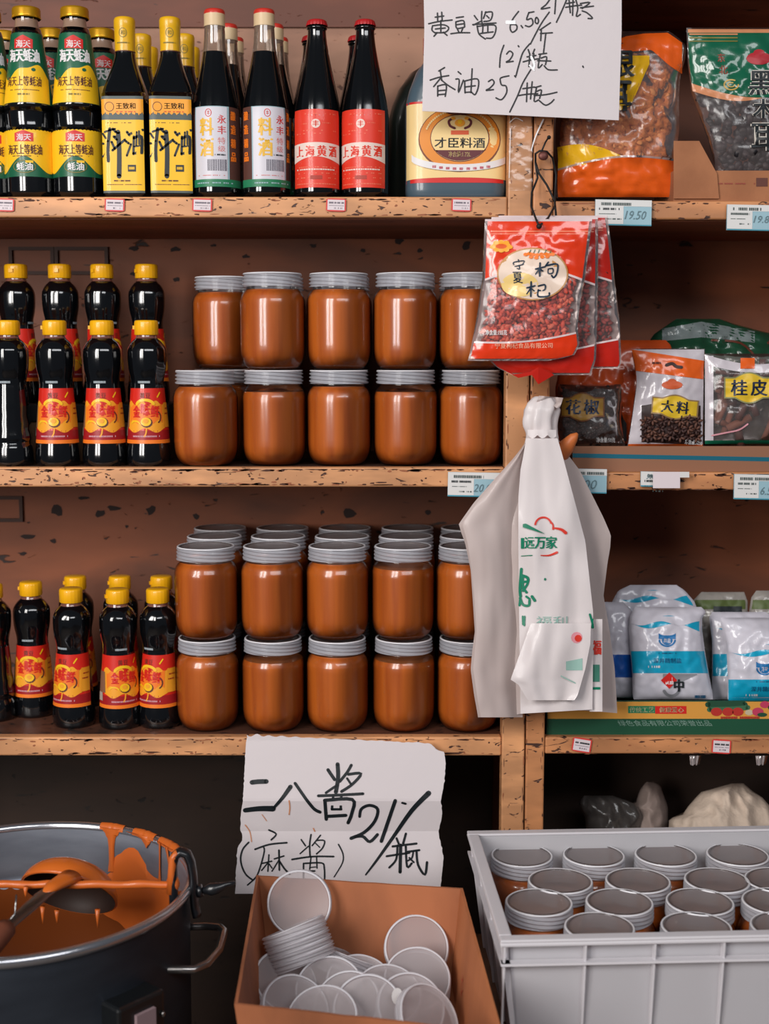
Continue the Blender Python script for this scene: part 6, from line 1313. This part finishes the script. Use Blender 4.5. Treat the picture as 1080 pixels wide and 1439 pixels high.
for (x0, y0, x1, y1) in ((0, 0, CW, 0.003), (0, depth - 0.003, CW, depth), (0, 0.003, 0.003, depth - 0.003), (CW - 0.003, 0.003, CW, depth - 0.003)): b.box((x0, y0, CRH - 0.009), (x1, y1, CRH - 0.004), RIMM)
bevel(b.build('rim', t), 0.0015)
b = MB(); b.box((0.002, 0.001, CRH - 0.034), (CW - 0.002, e + 0.001, CRH - 0.031), RIMM); b.box((0.001, 0.002, CRH - 0.034), (e + 0.001, depth - 0.002, CRH - 0.031), RIMM); b.build('lower_flange', t)
for i in range(7):
    x = 0.018 + i * 0.086 if i else 0.004
    b = MB(); w = 0.0026
    b.hexa([(x, tp + e - 0.003, 0), (x + w, tp + e - 0.003, 0), (x + w, tp + e + 0.001, 0), (x, tp + e + 0.001, 0), (x, 0.002, CRH - 0.009), (x + w, 0.002, CRH - 0.009), (x + w, e, CRH - 0.009), (x, e, CRH - 0.009)], RIMM); b.build('rib', t)
for i in range(4):
    y = 0.02 + i * (depth - 0.045) / 3; b = MB(); w = 0.0026
    b.hexa([(tp + e - 0.003, y, 0), (tp + e + 0.001, y, 0), (tp + e + 0.001, y + w, 0), (tp + e - 0.003, y + w, 0), (0.002, y, CRH - 0.009), (e, y, CRH - 0.009), (e, y + w, CRH - 0.009), (0.002, y + w, CRH - 0.009)], RIMM); b.build('rib', t)
zlid = zrim - 0.022; CR = 'lidded paste jars packed in the plastic crate'
zj = zrim - CRH + 0.0045; sc_j = (zlid - zj) / 0.1466
rows_c = (('back row', 1201, (733, 834, 935, 1036, 1130), 0), ('second row', 1237, (787, 896, 1007, 1092), 0), ('third row', 1267, (757, 870, 983, 1090), 0), ('front row', 1302, (842, 978, 1104), 0))
cnt = 0
nm5 = ['leftmost', 'second', 'third', 'fourth', 'fifth']
for lab, py, pxs, _ in rows_c:
    for i, px in enumerate(pxs):
        q = PZ(px, py + (px - 733) * -0.004, zlid); jar((q.x, q.y, zj), '%s lidded jar from the left, %s of the plastic crate' % (nm5[i], lab), CR, False, 1.3 * cnt, sc_j if abs(sc_j - 1) < 0.35 else 1.0); cnt += 1

# ================================================================== cardboard box of loose lids
zbx = 0.703
C4 = [PZ(360, 1230, zbx), PZ(650, 1248, zbx), PZ(706, 1452, zbx), PZ(329, 1411, zbx)]     # back-left, back-right, front-right, front-left
BXH = zbx - (zrim - CRH)
cen = sum(C4, Vector()) / 4
t = thing('cardboard_box', 'open brown cardboard box full of loose round lids at the bottom centre', 'box', (cen.x, cen.y, zbx - BXH))
KB = M('box_cardboard', (190, 116, 72), 0.75, noise_rgb=(164, 96, 58), nscale=7, stretch=(1, 1, 0.3), bump=0.15, bscale=90); KI = M('box_cardboard_inside', (176, 106, 68), 0.75, noise_rgb=(128, 76, 48), nscale=6, stretch=(1, 1, 0.4))
def down(p, k=0.90): 
    q = cen + (p - cen) * k; return Vector((q.x, q.y, zbx - BXH))
names = ('back_panel', 'side_panel', 'front_panel', 'side_panel')
for i in range(4):
    a, c = C4[i], C4[(i + 1) % 4]; n = (cen - (a + c) / 2); n.z = 0; n.normalize(); n *= 0.004
    A, Cc = down(a), down(c); b = MB(); O = t.location
    N = 12; tt = [a.lerp(c, k / N) + Vector((0, 0, 0.0016 * noise.noise(Vector((k * .8, i, 0))))) for k in range(N + 1)]; bb = [A.lerp(Cc, k / N) for k in range(N + 1)]
    for k in range(N):
        b.hexa([bb[k] - O, bb[k + 1] - O, bb[k + 1] + n - O, bb[k] + n - O, tt[k] - O, tt[k + 1] - O, tt[k + 1] + n - O, tt[k] + n - O], KB if i in (1,) else KI)
    w_ = b.build(names[i], t)
    if i == 1:
        b = MB(); RS = M('faded_red_stamp', (186, 74, 44), 0.7); nn = n.normalized()
        def mps(x, y, off):   # x along top edge 0..1 from back to front, y metres down
            f = y / BXH; p = a.lerp(c, x); q = A.lerp(Cc, x); r = p.lerp(q, f); return r + nn * (0.0046 + off) - O
        d = D(b, mps, 0.0004)
        for cx_0, cy_0, k in ((0.30, 0.085, 1.0), (0.62, 0.13, 1.3)):
            for j in range(9):
                aa = j * 0.7; d.stroke([(cx_0 + 0.028 * k * math.cos(aa), cy_0 + 0.014 * k * math.sin(aa)), (cx_0 + 0.012 * k * math.cos(aa + 1), cy_0 + 0.008 * k * math.sin(aa + 1))], 0.0022, RS, 1, smooth=False, caps=False)
        b.build('red_stamp', w_)
b = MB(); O = t.location; b.hexa([down(C4[3]) - O, down(C4[2]) - O, down(C4[1]) - O, down(C4[0]) - O] + [down(C4[k]) + Vector((0, 0, 0.004)) - O for k in (3, 2, 1, 0)], KI); b.build('base', t)
# the lids
LM = M('loose_lid_plastic', (216, 212, 218), 0.35, alpha=0.55, spec=0.6); lm = lid_mesh(LM, M('loose_lid_top', (186, 176, 178), 0.36, alpha=0.50), M('loose_lid_rim', (224, 222, 228), 0.34, alpha=0.8), 0.0455, 0.013, 56, True)
def lidat(px, py, z, nrm, lab, grp='loose round lids in the cardboard box'):
    q = PZ(px, py, z) if z else None
    o = bpy.data.objects.new('jar_lid', lm); COL.objects.link(o); nrm = Vector(nrm).normalized()
    o.rotation_euler = nrm.to_track_quat('Z', 'Y').to_euler(); o.location = q; tag(o, lab, 'lid', grp); return o
def stack(px, py, z, nrm, n, lab, step=0.0075, back=True):
    base = PZ(px, py, z); nv = Vector(nrm).normalized()
    for k in range(n):
        o = bpy.data.objects.new('jar_lid', lm); COL.objects.link(o); o.rotation_euler = nv.to_track_quat('Z', 'Y').to_euler(); o.location = base - nv * step * k
        tag(o, '%s lid of %s' % (('front', 'second', 'third', 'fourth', 'fifth', 'sixth', 'seventh')[k], lab) if n > 1 else lab, 'lid', 'loose round lids in the cardboard box')
BY = (C4[0].y + C4[1].y) / 2
def stk(px, py, Y, nrm, n, lab, step=0.0085):
    base = P(px, py, Y); nv = Vector(nrm).normalized()
    for k in range(n):
        o = bpy.data.objects.new('jar_lid', lm); COL.objects.link(o); o.rotation_euler = nv.to_track_quat('Z', 'Y').to_euler(); o.location = base - nv * step * k
        tag(o, ('%s lid of %s' % (('front', 'second', 'third', 'fourth', 'fifth', 'sixth', 'seventh')[k], lab)) if n > 1 else lab, 'lid', 'loose round lids in the cardboard box')
stk(420, 1269, BY - 0.030, (0.0, -0.90, 0.36), 1, 'big upright round lid leaning in the back left of the box')
stk(411, 1302, BY - 0.075, (-0.37, 0.34, 0.88), 5, 'the tilted edge-on stack at the left of the box', 0.0095)
stk(494, 1342, BY - 0.055, (0.34, 0.36, 0.88), 3, 'the flat edge-on stack at the middle back of the box', 0.0085)
stk(585, 1331, BY - 0.050, (0.0, -0.80, 0.60), 1, 'rearmost lid of the leaning stack at the right of the box')
stk(586, 1374, BY - 0.115, (0.0, -0.62, 0.78), 5, 'the leaning stack at the right of the box', 0.0120)
for px, py, dy, nr, lab in ((462, 1388, 0.150, (-0.05, -0.62, 0.78), 'lid lying left of centre under the edge-on stack'), (486, 1410, 0.175, (-0.25, -0.62, 0.75), 'lid half covered by the central front lid'), (517, 1418, 0.205, (0.05, -0.72, 0.68), 'central front lid of the loose lids in the box'), (416, 1415, 0.190, (0.35, -0.55, 0.75), 'lid at the front left corner inside the box'),
                            (402, 1378, 0.120, (0.4, -0.5, 0.75), 'lid low behind the front left corner lid'), (578, 1414, 0.190, (0.22, -0.66, 0.72), 'lid with a white sticker in front of the right stack'), (604, 1430, 0.225, (0.55, -0.5, 0.66), 'lid tucked at the front right corner inside the box'),
                            (452, 1428, 0.235, (-0.1, -0.5, 0.85), 'lid lying deep at the front left of the box'), (545, 1396, 0.150, (0.1, -0.5, 0.85), 'lid lying deep between the centre lid and the right stack'), (505, 1378, 0.115, (0.1, -0.4, 0.9), 'lid lying deep at the middle of the box')):
    stk(px, py, BY - dy, nr, 1, lab)
q = P(556, 1402, BY - 0.196); o = thing('round_sticker', 'small white paper scrap stuck on a lid in front of the right stack', 'sticker', tuple(q)); b = MB(); d = D(b, planemap(o, lambda x, y: q.y - 0.008)); d.ellipse(558, 1400, 8, 12, WHT, 1, 14, 1); b.build('sticker', o)
o = bpy.data.objects.get('jar_lid')
# low table under the crate and box
zt_ = zbx - BXH - 0.0008
o = thing('low_table', 'low wooden table carrying the crate and the cardboard box', 'table', (0.2, -0.4, 0))
xa_ = min(down(p).x for p in C4) - 0.01 - 0.2
b = MB(); b.box((xa_, -0.36, zt_ - 0.03), (0.68, 0.34, zt_), WD); bevel(b.build('table_top', o))
for x in (xa_ + 0.03, 0.65):
    for y in (-0.33, 0.31): b = MB(); b.box((x - 0.02, y - 0.02, 0), (x + 0.02, y + 0.02, zt_ - 0.03), WD); b.build('leg', o)
